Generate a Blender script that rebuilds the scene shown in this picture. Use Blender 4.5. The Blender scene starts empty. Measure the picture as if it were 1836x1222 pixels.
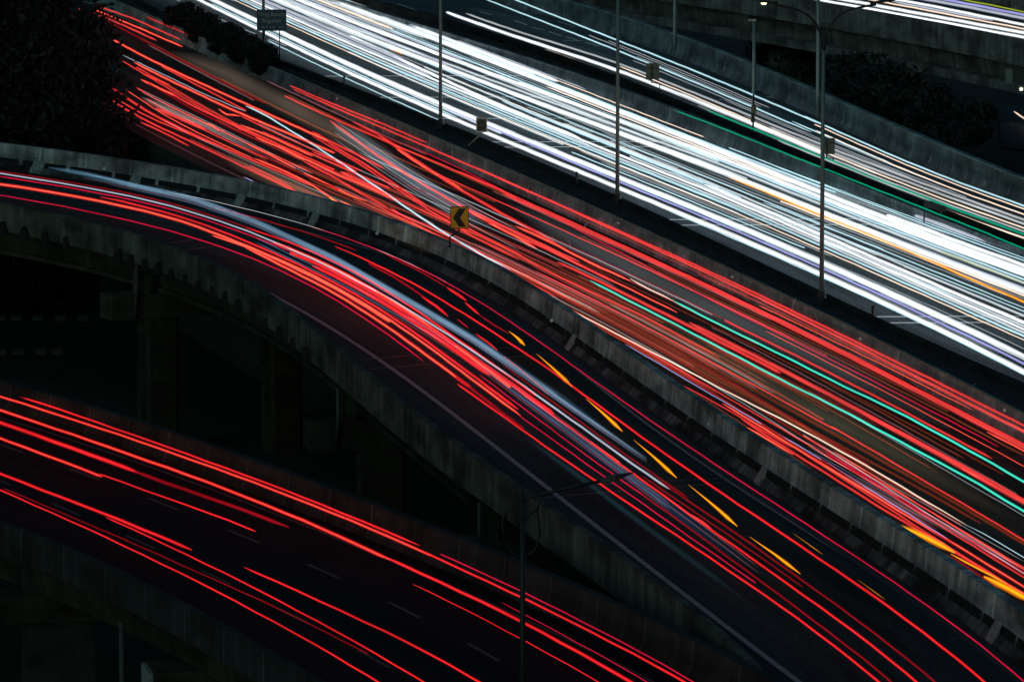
import bpy, bmesh, math, random
import numpy as np
from mathutils import Vector
R = math.radians
random.seed(7); rng = np.random.default_rng(7)
S = bpy.context.scene; COL = S.collection
# ------------------------------------------------------------------ camera
F = 10400.0; CX, CY = 918.0, 611.0; H = 30.8
PITCH = math.atan(1422.0 / F)
cam = bpy.data.cameras.new('camera'); cam.sensor_width = 36; cam.lens = F / 1836 * 36
cam.clip_start = 1; cam.clip_end = 6000
co = bpy.data.objects.new('camera', cam); COL.objects.link(co)
co.location = (0, 0, H); co.rotation_euler = (math.pi / 2 - PITCH, 0, 0); S.camera = co
# ------------------------------------------------------------------ night sky, faint skylight, exposure
W = bpy.data.worlds.new('World'); S.world = W; W.use_nodes = True
nt = W.node_tree; bg = nt.nodes['Background']
sky = nt.nodes.new('ShaderNodeTexSky'); sky.sky_type = 'NISHITA'; sky.sun_disc = False
SUN_EL, SUN_AZ = 14.0, -150.0
sky.sun_elevation = R(SUN_EL); sky.sun_rotation = R(SUN_AZ); sky.air_density = 1.0; sky.dust_density = 2.0
tint = nt.nodes.new('ShaderNodeMix'); tint.data_type = 'RGBA'; tint.blend_type = 'MULTIPLY'; tint.inputs[0].default_value = 1; tint.inputs[7].default_value = (.50, .95, 1.08, 1)
nt.links.new(sky.outputs[0], tint.inputs[6]); nt.links.new(tint.outputs[2], bg.inputs[0]); bg.inputs[1].default_value = 0.0235
sl = bpy.data.lights.new('faint_fill_sun', 'SUN'); sl.energy = 0.06; sl.angle = R(10); sl.color = (0.72, 0.95, 1.0)  # weak fill sun added to give the walls shape; no source in view
so = bpy.data.objects.new('faint_fill_sun', sl); COL.objects.link(so); so.rotation_euler = (R(38), R(-30), R(0))
S.view_settings.view_transform = 'Standard'; S.view_settings.look = 'None'
S.view_settings.exposure = 0; S.view_settings.gamma = 1
S.render.engine = 'CYCLES'
cy = S.cycles; cy.transparent_max_bounces = 96; cy.max_bounces = 4; cy.diffuse_bounces = 1; cy.glossy_bounces = 1
cy.use_denoising = True; cy.use_light_tree = True; cy.sample_clamp_indirect = 3.0
# ------------------------------------------------------------------ picture point -> place on a level
CP, SP = math.cos(PITCH), math.sin(PITCH)
def ray(px, py):
    x = (px - CX) / F; y = -(py - CY) / F
    return (x, CP + y * SP, -SP + y * CP)
def P(px, py, z=0.0):
    d = ray(px, py); s = (z - H) / d[2]
    return Vector((d[0] * s, d[1] * s, z))
LA, LB = -0.3, -0.0354
def zlow(Y): return LA + LB * (Y - 160)
def PL(px, py, h=0.0):
    d = ray(px, py); s = (LA - LB * 160 + h - H) / (d[2] - LB * d[1])
    return Vector((d[0] * s, d[1] * s, H + d[2] * s))
def PY(px, py, Y):
    d = ray(px, py); s = Y / d[1]
    return Vector((d[0] * s, Y, H + d[2] * s))
def proj(v):
    y = v[1] * CP - (v[2] - H) * SP; u = v[1] * SP + (v[2] - H) * CP
    return CX + F * v[0] / y, CY - F * u / y
class Guide:
    def __init__(s, pts, h=0.0, low=False, deg=4):
        w = [PL(x, y, h) if low else P(x, y, h) for x, y in pts]
        Y = np.array([v.y for v in w]); X = np.array([v.x for v in w])
        s.c, s.k = Y.mean(), max(1.0, Y.std())
        s.p = np.polyfit((Y - s.c) / s.k, X, min(deg, len(pts) - 1)); s.d = np.polyder(s.p)
        s.a, s.b = Y.min(), Y.max()
        s.res = np.abs(np.polyval(s.p, (Y - s.c) / s.k) - X).max()
    def __call__(s, Y):
        Yc = np.clip(Y, s.a, s.b); q = (Yc - s.c) / s.k
        return np.polyval(s.p, q) + np.polyval(s.d, q) / s.k * (Y - Yc)
# ------------------------------------------------------------------ materials
def new_mat(name):
    m = bpy.data.materials.new(name); m.use_nodes = True
    n = m.node_tree; n.nodes.clear(); o = n.nodes.new('ShaderNodeOutputMaterial')
    return m, n, o
def plain(name, col, rough=0.8, metal=0.0, nscale=8.0, var=0.35):
    m, n, o = new_mat(name); b = n.nodes.new('ShaderNodeBsdfPrincipled'); n.links.new(b.outputs[0], o.inputs[0])
    b.inputs['Roughness'].default_value = rough; b.inputs['Metallic'].default_value = metal
    tc = n.nodes.new('ShaderNodeTexCoord'); no = n.nodes.new('ShaderNodeTexNoise'); no.inputs['Scale'].default_value = nscale
    no.inputs['Detail'].default_value = 5; n.links.new(tc.outputs['Object'], no.inputs['Vector'])
    cr = n.nodes.new('ShaderNodeValToRGB'); n.links.new(no.outputs['Fac'], cr.inputs[0])
    cr.color_ramp.elements[0].position = 0.3; cr.color_ramp.elements[1].position = 0.7
    cr.color_ramp.elements[0].color = [c * (1 - var) for c in col] + [1]; cr.color_ramp.elements[1].color = [min(1, c * (1 + var)) for c in col] + [1]
    n.links.new(cr.outputs[0], b.inputs['Base Color']); return m
def concrete(name, base, joint=3.85, jw=0.07, jb=1.7, stain=0.5, foot=0.0):
    """weathered concrete: u runs along the wall in metres, v up its section"""
    m, n, o = new_mat(name); L = n.links.new; N = n.nodes.new
    b = N('ShaderNodeBsdfPrincipled'); L(b.outputs[0], o.inputs[0]); b.inputs['Roughness'].default_value = 0.95; b.inputs['Specular IOR Level'].default_value = 0.08
    uv = N('ShaderNodeUVMap'); sp = N('ShaderNodeSeparateXYZ'); L(uv.outputs[0], sp.inputs[0])
    def math_(op, a, bb):
        k = N('ShaderNodeMath'); k.operation = op
        for i, q in enumerate((a, bb)):
            if isinstance(q, (int, float)): k.inputs[i].default_value = q
            else: L(q, k.inputs[i])
        return k.outputs[0]
    def noise(su, sv, sc, det=4):
        cb = N('ShaderNodeCombineXYZ'); L(math_('MULTIPLY', sp.outputs[0], su), cb.inputs[0]); L(math_('MULTIPLY', sp.outputs[1], sv), cb.inputs[1])
        k = N('ShaderNodeTexNoise'); k.inputs['Scale'].default_value = sc; k.inputs['Detail'].default_value = det; L(cb.outputs[0], k.inputs['Vector']); return k.outputs['Fac']
    streak = noise(1.7, 0.22, 1.0, 7); blot = noise(0.35, 0.8, 1.0, 6); fine = noise(6, 6, 1.5, 6); drip = noise(.8, 0.10, 1.0, 5)
    def ramp(f, p0, p1, v0, v1):
        k = N('ShaderNodeMapRange'); L(f, k.inputs[0])
        for i, q in enumerate((p0, p1, v0, v1)): k.inputs[i + 1].default_value = q
        return k.outputs[0]
    f = math_('MULTIPLY', ramp(streak, .3, .7, 1 - stain * .8, 1.12), ramp(blot, .38, .62, 1 - stain * .85, 1.25))
    f = math_('MULTIPLY', f, ramp(fine, .3, .7, .8, 1.2))
    f = math_('ADD', f, ramp(drip, .64, .76, 0, .7))
    jm = math_('LESS_THAN', math_('MODULO', sp.outputs[0], joint), jw)
    f = math_('MULTIPLY', f, math_('ADD', 1.0, math_('MULTIPLY', jm, jb - 1)))
    mx = N('ShaderNodeMix'); mx.data_type = 'RGBA'; mx.blend_type = 'MULTIPLY'; mx.inputs[0].default_value = 1
    mx.inputs[6].default_value = list(base) + [1]; cb = N('ShaderNodeCombineColor')
    for i in range(3): L(f, cb.inputs[i])
    L(cb.outputs[0], mx.inputs[7]); L(mx.outputs[2], b.inputs['Base Color'])
    bp = N('ShaderNodeBump'); bp.inputs['Strength'].default_value = .4; bp.inputs['Distance'].default_value = .03; L(fine, bp.inputs['Height']); L(bp.outputs[0], b.inputs['Normal'])
    return m
def asphalt(name, base, rough=0.75):
    m, n, o = new_mat(name); L = n.links.new; N = n.nodes.new
    b = N('ShaderNodeBsdfPrincipled'); L(b.outputs[0], o.inputs[0]); b.inputs['Roughness'].default_value = rough; b.inputs['Specular IOR Level'].default_value = 0.04
    uv = N('ShaderNodeUVMap'); mp = N('ShaderNodeMapping'); L(uv.outputs[0], mp.inputs[0]); mp.inputs['Scale'].default_value = (.05, 1.1, 1)
    a = N('ShaderNodeTexNoise'); a.inputs['Scale'].default_value = 1; a.inputs['Detail'].default_value = 6; L(mp.outputs[0], a.inputs[0])
    g = N('ShaderNodeTexNoise'); g.inputs['Scale'].default_value = 5; g.inputs['Detail'].default_value = 8; L(uv.outputs[0], g.inputs[0])
    v = N('ShaderNodeTexVoronoi'); v.inputs['Scale'].default_value = 1.4; L(uv.outputs[0], v.inputs['Vector'])
    def ramp(f, p0, p1, v0, v1):
        k = N('ShaderNodeMapRange'); L(f, k.inputs[0])
        for i, q in enumerate((p0, p1, v0, v1)): k.inputs[i + 1].default_value = q
        return k.outputs[0]
    def mul(x, y, op='MULTIPLY'):
        k = N('ShaderNodeMath'); k.operation = op; L(x, k.inputs[0]); L(y, k.inputs[1]); return k.outputs[0]
    f = mul(ramp(a.outputs['Fac'], .3, .7, .6, 1.5), ramp(g.outputs['Fac'], .3, .7, .65, 1.35))
    f = mul(f, ramp(v.outputs['Distance'], .03, .06, 3.0, 0.0), 'ADD')      # stray grit and litter
    cb = N('ShaderNodeCombineColor')
    for i in range(3):
        k = N('ShaderNodeMath'); k.operation = 'MULTIPLY'; L(f, k.inputs[0]); k.inputs[1].default_value = base[i]; L(k.outputs[0], cb.inputs[i])
    L(cb.outputs[0], b.inputs['Base Color'])
    bp = N('ShaderNodeBump'); bp.inputs['Strength'].default_value = .3; bp.inputs['Distance'].default_value = .02; L(g.outputs['Fac'], bp.inputs['Height']); L(bp.outputs[0], b.inputs['Normal'])
    return m
def lamp_mat(name, col, s, additive=False, var=0.25, sample=True):
    m, n, o = new_mat(name); L = n.links.new; N = n.nodes.new
    e = N('ShaderNodeEmission'); e.inputs[0].default_value = list(col) + [1]
    tc = N('ShaderNodeTexCoord'); no = N('ShaderNodeTexNoise'); no.inputs['Scale'].default_value = .12; no.inputs['Detail'].default_value = 3
    L(tc.outputs['Object'], no.inputs['Vector'])
    k = N('ShaderNodeMapRange'); L(no.outputs['Fac'], k.inputs[0])
    for i, q in enumerate((.3, .7, s * (1 - var), s * (1 + var))): k.inputs[i + 1].default_value = q
    L(k.outputs[0], e.inputs[1])
    if additive:
        t = N('ShaderNodeBsdfTransparent'); a = N('ShaderNodeAddShader'); L(e.outputs[0], a.inputs[0]); L(t.outputs[0], a.inputs[1]); L(a.outputs[0], o.inputs[0])
    else: L(e.outputs[0], o.inputs[0])
    m.cycles.emission_sampling = 'FRONT' if sample else 'NONE'
    return m
M = dict(
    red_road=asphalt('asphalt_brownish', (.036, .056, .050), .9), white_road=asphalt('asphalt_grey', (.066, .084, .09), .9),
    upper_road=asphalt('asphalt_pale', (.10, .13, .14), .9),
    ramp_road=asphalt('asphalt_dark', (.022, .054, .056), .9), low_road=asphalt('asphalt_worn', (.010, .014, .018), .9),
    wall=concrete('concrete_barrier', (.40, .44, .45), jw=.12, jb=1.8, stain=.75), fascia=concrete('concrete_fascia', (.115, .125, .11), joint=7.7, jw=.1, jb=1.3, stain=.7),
    median=concrete('concrete_median', (.24, .36, .37), joint=5, jb=1.2, stain=.5), divider=concrete('concrete_divider', (.17, .21, .23), joint=5.2, jw=.12, jb=1.3, stain=.5),
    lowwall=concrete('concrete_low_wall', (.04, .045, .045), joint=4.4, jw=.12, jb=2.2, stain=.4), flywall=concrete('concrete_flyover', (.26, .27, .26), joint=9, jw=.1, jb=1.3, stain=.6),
    dimpaint=plain('road_paint_dim', (.05, .065, .065), .8, 0, 6, .4),  # darker copy of the road paint for the lower road and kerbs
    pipe=plain('pipe_grey', (.05, .055, .055), .6, 0, 5, .3),
    kerb=concrete('kerb_soot_and_shade', (.035, .04, .042), joint=50, stain=.5), girder=concrete('concrete_girder', (.06, .058, .042), joint=30, jb=1, stain=.5),
    ledge=concrete('ledge_mossy', (.13, .15, .155), joint=1.3, jw=.1, jb=1.5, stain=.95), edgepaint=plain('edge_paint', (.28, .36, .36), .7, 0, 4, .3),
    paint=plain('road_paint', (.72, .76, .76), .6, 0, 20, .3), oldpaint_litpier=plain('worn_paint_and_lit_pier', (.26, .29, .29), .7, 0, 6, .5),
    patch=plain('pale_mortar', (.5, .55, .56), .8, 0, 6, .3), soil=plain('dark_soil', (.02, .02, .016), .95, 0, 3, .5),
    steel=plain('painted_steel', (.2, .25, .25), .45, .3, 12, .3), darksteel=plain('dark_steel', (.02, .022, .025), .5, .2, 12, .3),
    galv=plain('galvanised_steel', (.3, .33, .33), .45, .5, 10, .25), leaf=plain('leaf_dark', (.010, .013, .010), .7, 0, 1.5, .5),
    leaf2=plain('leaf_green', (.012, .036, .022), .6, 0, 2, .5), bark=plain('bark', (.05, .04, .03), .9, 0, 8, .4),
    boardback=plain('sign_back', (.12, .115, .09), .6, .2, 5, .3), signblue=plain('sign_dark_blue', (.03, .08, .105), .5, 0, 5, .2),
    letter=plain('sign_letters', (.42, .42, .38), .5, 0, 8, .2), yellow=plain('sign_amber', (.85, .46, .015), .45, 0, 8, .15),
    black=plain('sign_black', (.012, .013, .016), .5, 0, 8, .2), white=plain('sign_white', (.75, .76, .76), .5, 0, 8, .15),
    reflector=plain('reflector_glass', (.85, .9, .92), .2, 0, 8, .05), stalk=plain('dry_stalk', (.75, .8, .8), .8, 0, 8, .3),
    ground=plain('rough_ground', (.018, .02, .016), .95, 0, .4, .5), yellowline=plain('yellow_kerb_paint', (.36, .34, .16), .7, 0, 4, .5))
# ------------------------------------------------------------------ objects
def link(o): COL.objects.link(o); return o
def tag(o, label=None, cat=None, group=None, kind=None):
    for k, v in (('label', label), ('category', cat), ('group', group), ('kind', kind)):
        if v: o[k] = v
    return o
def thing(name, loc, label, cat, group=None):
    o = link(bpy.data.objects.new(name, None)); o.location = loc; o.empty_display_size = .3
    return tag(o, label, cat, group)
class MB:
    def __init__(s): s.v, s.f, s.uv, s.mi = [], [], [], []
    def face(s, idx, uv=None, mi=0): s.f.append(idx); s.uv.append(uv or [(0, 0)] * len(idx)); s.mi.append(mi)
    def box(s, c, size, ax=(1, 0, 0), mi=0, taper=1.0):
        a = Vector(ax).normalized(); b = Vector((-a.y, a.x, 0)); i = len(s.v)
        for z in (-.5, .5):
            t = taper if z > 0 else 1
            for x, y in ((-.5, -.5), (.5, -.5), (.5, .5), (-.5, .5)):
                s.v.append(Vector(c) + a * x * size[0] * t + b * y * size[1] * t + Vector((0, 0, z * size[2])))
        for q in ((0, 3, 2, 1), (4, 5, 6, 7), (0, 1, 5, 4), (1, 2, 6, 5), (2, 3, 7, 6), (3, 0, 4, 7)):
            s.face([i + k for k in q], [(s.v[i + k].x * .7 + s.v[i + k].y, s.v[i + k].z) for k in q], mi)
    def tube(s, pts, rad, n=8, mi=0, caps=True):
        pts = [Vector(p) for p in pts]; m = len(pts); rs = rad if hasattr(rad, '__len__') else [rad] * m; i0 = len(s.v); u = 0; us = []
        for k, p in enumerate(pts):
            t = (pts[min(k + 1, m - 1)] - pts[max(k - 1, 0)]).normalized()
            up = Vector((0, 0, 1)) if abs(t.z) < .95 else Vector((0, 1, 0))
            a = t.cross(up).normalized(); b = a.cross(t)
            if k: u += (p - pts[k - 1]).length
            us.append(u)
            for j in range(n):
                w = 2 * math.pi * j / n; s.v.append(p + (a * math.cos(w) + b * math.sin(w)) * rs[k])
        for k in range(m - 1):
            for j in range(n):
                q = [i0 + k * n + j, i0 + k * n + (j + 1) % n, i0 + (k + 1) * n + (j + 1) % n, i0 + (k + 1) * n + j]
                s.face(q, [(us[k], j / n), (us[k], (j + 1) / n), (us[k + 1], (j + 1) / n), (us[k + 1], j / n)], mi)
        if caps:
            s.face([i0 + j for j in range(n)][::-1], None, mi); s.face([i0 + (m - 1) * n + j for j in range(n)], None, mi)
    def sweep(s, line, prof, mi=0, closed=True, u0=0.0):
        """line: points along the road; prof: (offset to the right, height) listed round the section"""
        m = len(line); n = len(prof); i0 = len(s.v); u = u0; us = []
        vs = [0]
        for k in range(1, n + 1): vs.append(vs[-1] + math.dist(prof[k % n], prof[k - 1]))
        for k in range(m):
            t = line[min(k + 1, m - 1)] - line[max(k - 1, 0)]; t.z = 0; t.normalize(); r = Vector((t.y, -t.x, 0))
            if k: u += (line[k] - line[k - 1]).length
            us.append(u)
            for a, h in prof: s.v.append(line[k] + r * a + Vector((0, 0, h)))
        for k in range(m - 1):
            for j in range(n if closed else n - 1):
                j2 = (j + 1) % n
                s.face([i0 + k * n + j, i0 + k * n + j2, i0 + (k + 1) * n + j2, i0 + (k + 1) * n + j],
                       [(us[k], vs[j]), (us[k], vs[j + 1]), (us[k + 1], vs[j + 1]), (us[k + 1], vs[j])], mi)
        if closed:
            s.face([i0 + j for j in range(n)][::-1], None, mi); s.face([i0 + (m - 1) * n + j for j in range(n)], None, mi)
    def build(s, name, mats, parent=None, smooth=False, fix=True):
        me = bpy.data.meshes.new(name); off = Vector(parent['_w']) if parent is not None and '_w' in parent else (world_loc(parent) if parent is not None else Vector())
        me.from_pydata([tuple(v - off) for v in s.v], [], s.f)
        mats = mats if isinstance(mats, (list, tuple)) else [mats]
        for q in mats: me.materials.append(q)
        uvl = me.uv_layers.new(name='UVMap'); uvl.data.foreach_set('uv', [c for f in s.uv for p in f for c in p])
        me.polygons.foreach_set('material_index', s.mi)
        if smooth: me.polygons.foreach_set('use_smooth', [True] * len(me.polygons))
        if fix:
            bm = bmesh.new(); bm.from_mesh(me); bmesh.ops.recalc_face_normals(bm, faces=bm.faces); bm.to_mesh(me); bm.free()
        me.update(); o = link(bpy.data.objects.new(name, me))
        if parent is not None: o.parent = parent
        return o
def world_loc(o):
    v = Vector(o.location); p = o.parent
    while p is not None: v += Vector(p.location); p = p.parent
    return v
def copy_tree(o, parent=None, d=None):
    c = o.copy(); COL.objects.link(c)
    if parent is not None: c.parent = parent
    if d is not None: c.location = Vector(o.location) + d
    for ch in list(o.children): copy_tree(ch, c)
    return c
# ------------------------------------------------------------------ where the roads lie
Z7 = .7
g_N = Guide([(140, -25), (250, 20), (350, 62), (460, 118), (560, 149), (660, 191), (835, 270), (920, 311), (1045, 366), (1170, 423), (1380, 515), (1473, 559), (1575, 612), (1705, 680), (1836, 744)], .85)
g_F = Guide([(270, 12), (370, 55), (467, 103), (620, 150), (787, 212), (919, 272), (1033, 326), (1095, 356), (1193, 394), (1380, 478), (1478, 526), (1593, 579), (1658, 612), (1836, 692)], .85)
g_D = Guide([(635, 8), (787, 52), (919, 100), (1105, 152), (1220, 200), (1380, 264), (1480, 307), (1658, 379), (1836, 448)], .95)
g_W = Guide([(685, 5), (920, 72), (1105, 137), (1245, 195), (1380, 250), (1505, 302), (1658, 364), (1836, 433)], .9)
g_U = Guide([(880, -30), (995, 0), (1105, 21), (1210, 68), (1380, 134), (1480, 172), (1580, 212), (1755, 287), (1836, 326)], 1.25, deg=3)
g_Rw = Guide([(-200, 238), (0, 256), (40, 259), (225, 284), (460, 330), (538, 347), (650, 381), (735, 413), (805, 441), (919, 498), (1020, 556), (1110, 612), (1195, 674), (1380, 800), (1500, 885), (1555, 918), (1690, 1009), (1836, 1101), (1950, 1180)], 1.25)
g_Pl = Guide([(-200, 336), (0, 361), (50, 368), (195, 406), (287, 436), (400, 490), (459, 524), (580, 612), (760, 732), (919, 862), (1000, 925), (1145, 1041), (1295, 1151), (1390, 1222)], 1.0)
g_Rl = Guide([(-200, 330), (0, 322), (100, 328), (225, 345), (459, 388), (585, 428), (710, 472), (919, 577), (1050, 672), (1170, 752), (1412, 924), (1630, 1085), (1836, 1226), (1950, 1305)], 0.0)
g_Ll = Guide([(287, 441), (400, 488), (459, 513), (632, 612), (775, 712), (920, 828), (1037, 918), (1200, 1042), (1380, 1182), (1432, 1222)], 0.0)
g_Lw = Guide([(-120, 652), (0, 684), (150, 724), (325, 782), (459, 826), (535, 857), (635, 890), (710, 923), (919, 1003), (1050, 1058), (1140, 1103), (1295, 1172), (1370, 1215)], 1.1, True)
g_Le = Guide([(-120, 896), (0, 935), (75, 966), (212, 1026), (325, 1081), (459, 1158), (570, 1222)], .9, True, 3)
g_Fy = Guide([(1330, -18), (1455, 2), (1580, 24), (1710, 46), (1836, 73), (1950, 98)], 1.0, deg=2)
for g_ in ('g_N g_F g_D g_W g_U g_Rw g_Pl g_Rl g_Ll g_Lw g_Le g_Fy').split(): print(g_, round(globals()[g_].res, 3), round(globals()[g_].a), round(globals()[g_].b))
def line(g, y0, y1, z=0.0, step=2.0, off=0.0, low=False):
    out = []
    for Y in np.linspace(y0, y1, max(2, int(abs(y1 - y0) / step) + 1)):
        zz = zlow(Y) + z if low else z
        out.append(Vector((float(g(Y)) + off, float(Y), zz)))
    return out
def ribbon(mb, ga, gb, y0, y1, z, step=3.0, la=0.0, lb=0.0, low=False, mi=0):
    a = line(ga, y0, y1, z, step, la, low); b = line(gb, y0, y1, z, step, lb, low); i = len(mb.v); u = 0
    for k in range(len(a)):
        mb.v += [a[k], b[k]]
    for k in range(len(a) - 1):
        u2 = u + (a[k + 1] - a[k]).length; w = (b[k] - a[k]).length; w2 = (b[k + 1] - a[k + 1]).length
        mb.face([i + 2 * k, i + 2 * k + 1, i + 2 * k + 3, i + 2 * k + 2], [(u, 0), (u, w), (u2, w2), (u2, 0)], mi); u = u2
def strip(mb, pts, w, mi=0):
    """a painted line of width w following points"""
    i = len(mb.v)
    for k, p in enumerate(pts):
        t = pts[min(k + 1, len(pts) - 1)] - pts[max(k - 1, 0)]; t.z = 0; t.normalize(); r = Vector((t.y, -t.x, 0)) * (w / 2)
        mb.v += [p - r, p + r]
    for k in range(len(pts) - 1): mb.face([i + 2 * k, i + 2 * k + 1, i + 2 * k + 3, i + 2 * k + 2], None, mi)
# ground, one sheet
mb = MB(); mb.v = [Vector((-1500, -200, -9)), Vector((1500, -200, -9)), Vector((1500, 3500, -9)), Vector((-1500, 3500, -9))]; mb.face([0, 1, 2, 3])
tag(mb.build('ground', M['ground']), kind='structure')
def slab(ga, gb, y0, y1, la, lb, z0, z1, name, mat, step=4):
    """solid road bed with sides down to z1"""
    mb = MB(); a = line(ga, y0, y1, 0, step, la); b = line(gb, y0, y1, 0, step, lb); u = 0
    for k in range(len(a)):
        for p, z in ((a[k], z1), (a[k], z0), (b[k], z0), (b[k], z1)): mb.v.append(Vector((p.x, p.y, z)))
    for k in range(len(a) - 1):
        u2 = u + (a[k + 1] - a[k]).length; w = (b[k] - a[k]).length
        for j, vv in ((0, (-3, 0)), (1, (0, w)), (2, (w, w + 3))):
            i = 4 * k + j
            mb.face([i, i + 1, i + 5, i + 4], [(u, vv[0]), (u, vv[1]), (u2, vv[1]), (u2, vv[0])])
        u = u2
    n = len(mb.v); mb.face([0, 1, 2, 3]); mb.face([n - 4, n - 3, n - 2, n - 1])
    return tag(mb.build(name, mat), kind='structure')
class Mid:
    def __init__(s, a, b, t): s.a, s.b, s.t = a, b, t
    def __call__(s, Y): return s.a(Y) * (1 - s.t) + s.b(Y) * s.t
class Off:
    def __init__(s, a, d): s.a, s.d = a, d
    def __call__(s, Y): return s.a(Y) + s.d
Y0, Y1 = 135, 470
# left edge of the red carriageway runs beside the ramp, then leaves it behind the gore
g_Re = Guide([(150, 170), (256, 229), (337, 273), (400, 302), (445, 325)], 0.0, deg=2)
class RedEdge:
    def __call__(s, Y):
        Y = np.asarray(Y, float); return np.where(Y > 268, g_Re(Y) - .9, np.maximum(g_Rw(Y) + .55, g_Re(Y) * 0 + g_Rw(Y) + .55))
g_red = RedEdge()
def red_left(Y): return float(g_Rw(Y) + .5) if Y < 262 else float(max(g_Re(Y) - .9, g_Rw(Y) + .5))
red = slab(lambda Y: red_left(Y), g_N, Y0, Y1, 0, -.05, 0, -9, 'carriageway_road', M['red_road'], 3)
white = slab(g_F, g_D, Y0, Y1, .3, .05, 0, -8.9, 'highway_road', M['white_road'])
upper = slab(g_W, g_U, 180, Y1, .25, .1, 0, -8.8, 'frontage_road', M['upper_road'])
# ---- barriers along the roads
def wall(name, g, y0, y1, prof, mat, label, cat='barrier', z=0.0, low=False, step=2.0):
    l = line(g, y0, y1, z, step, 0, low); t = thing(name, l[len(l) // 2], label, cat)
    mb = MB(); mb.sweep(l, prof); mb.build('wall_body', mat, t); return t
def jersey(h, w=.24, back=-.02): return [(w, back), (w, h), (0, h), (-.06, .42), (-.2, .16), (-.22, back)]
t_med = wall('concrete_barrier', g_N, Y0, Y1, jersey(.85), M['median'], 'long low concrete barrier beside the red light trails, at the foot of the dark median')
mb = MB(); mb.sweep(line(g_N, Y0, Y1, 0, 3), [(.1, .854), (.1, .875), (.02, .875), (.02, .854)]); mb.build('top_strip', M['yellowline'], t_med)
t_far = wall('concrete_barrier', g_F, Y0, Y1, [(.25, -.02), (.2, .85), (0, .85), (-.05, -.02)], M['kerb'], 'dark barrier along the left edge of the white-lit highway')  # shade of the unlit back face is put into the dark colour
t_div = wall('concrete_barrier', g_D, 150, Y1, jersey(.95), M['divider'], 'grey streaked concrete barrier on the right edge of the white-lit highway')
t_gap = wall('concrete_barrier', g_W, 150, Y1, [(.25, -.02), (.25, .9), (0, .9), (0, -.02)], M['kerb'], 'dark barrier under the orange-white streaks at the near edge of the upper road')  # near face lies in shade, painted in as a dark colour
t_up = wall('concrete_barrier', g_U, 180, Y1, jersey(1.25, .22), M['divider'], 'stained concrete barrier along the far side of the upper road')
mb = MB(); mb.sweep(line(g_U, 180, Y1, 0, 3), [(.26, 1.254), (.26, 1.33), (-.05, 1.33), (-.05, 1.254)]); mb.build('coping', M['median'], t_up)
def bed(ga, gb, la, lb, h, y0, y1, name):
    mb = MB(); n = 5; ys = np.arange(y0, y1, 1.0)
    for Y in ys:
        a, b = float(ga(Y)) + la, float(gb(Y)) + lb
        for j in range(n): mb.v.append(Vector((a + (b - a) * j / (n - 1), Y, h + random.uniform(-.07, .08) * (0 < j < n - 1))))
    for k in range(len(ys) - 1):
        for j in range(n - 1): mb.face([k * n + j, k * n + j + 1, (k + 1) * n + j + 1, (k + 1) * n + j])
    tag(mb.build(name, M['soil']), kind='structure')
bed(g_N, g_F, .2, .05, .58, Y0, Y1, 'median_ground')
bed(g_D, g_W, .2, .02, .5, 150, Y1, 'verge_ground')
# pale drips on the upper barrier
for px in (975, 1012, 1060, 1118, 1128, 1140, 1195, 1204, 1290, 1302, 1330, 1395, 1418, 1440, 1500, 1515, 1528, 1545, 1650, 1672, 1690, 1712, 1735, 1770, 1810):
    best = min(np.arange(230, 420, .25), key=lambda Y: abs(proj((float(g_U(Y)), Y, .6))[0] - px))
    Yb = float(best); d = Vector((float(g_U(Yb + 1) - g_U(Yb)), 1, 0)).normalized()
    mb = MB(); wdt = random.choice((.12, .16, .22, .3, .7)); zt = random.uniform(.5, 1.15); zb = random.uniform(.17, .42)
    i = len(mb.v); c = Vector((float(g_U(Yb)), Yb, 0)); r = Vector((d.y, -d.x, 0))
    def off(z): return -.06 * (1.25 - z) / .83 if z > .42 else -.06 - .14 * (.42 - z) / .26
    for z, k in ((zt, .75), ((zt + .42) / 2, .6), (.42, .9), (zb, 1.5)):
        z = max(z, .17)
        mb.v += [c - d * wdt * k / 2 + r * (off(z) - .012) + Vector((0, 0, z)), c + d * wdt * k / 2 + r * (off(z) - .012) + Vector((0, 0, z))]
    for k in range(3): mb.face([i + 2 * k, i + 2 * k + 1, i + 2 * k + 3, i + 2 * k + 2])
    mb.build('mortar_stain', M['oldpaint_litpier'], t_up, fix=False)
# ---- reflectors on a barrier
def reflector(parent, px, py, z, r=.065, push=-.09):
    p = P(px, py, z); p = PY(px, py, p.y - .25); mb = MB(); mb.tube([p, p + Vector((0, -.04, 0))], r, 12); mb.build('reflector', M['reflector'], parent)
for x, y in ((226, 11), (347, 61), (464, 118), (604, 177), (757, 240), (1109, 400), (1313, 496), (1542, 607), (1801, 735)): reflector(t_med, x, y, .72)
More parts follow.
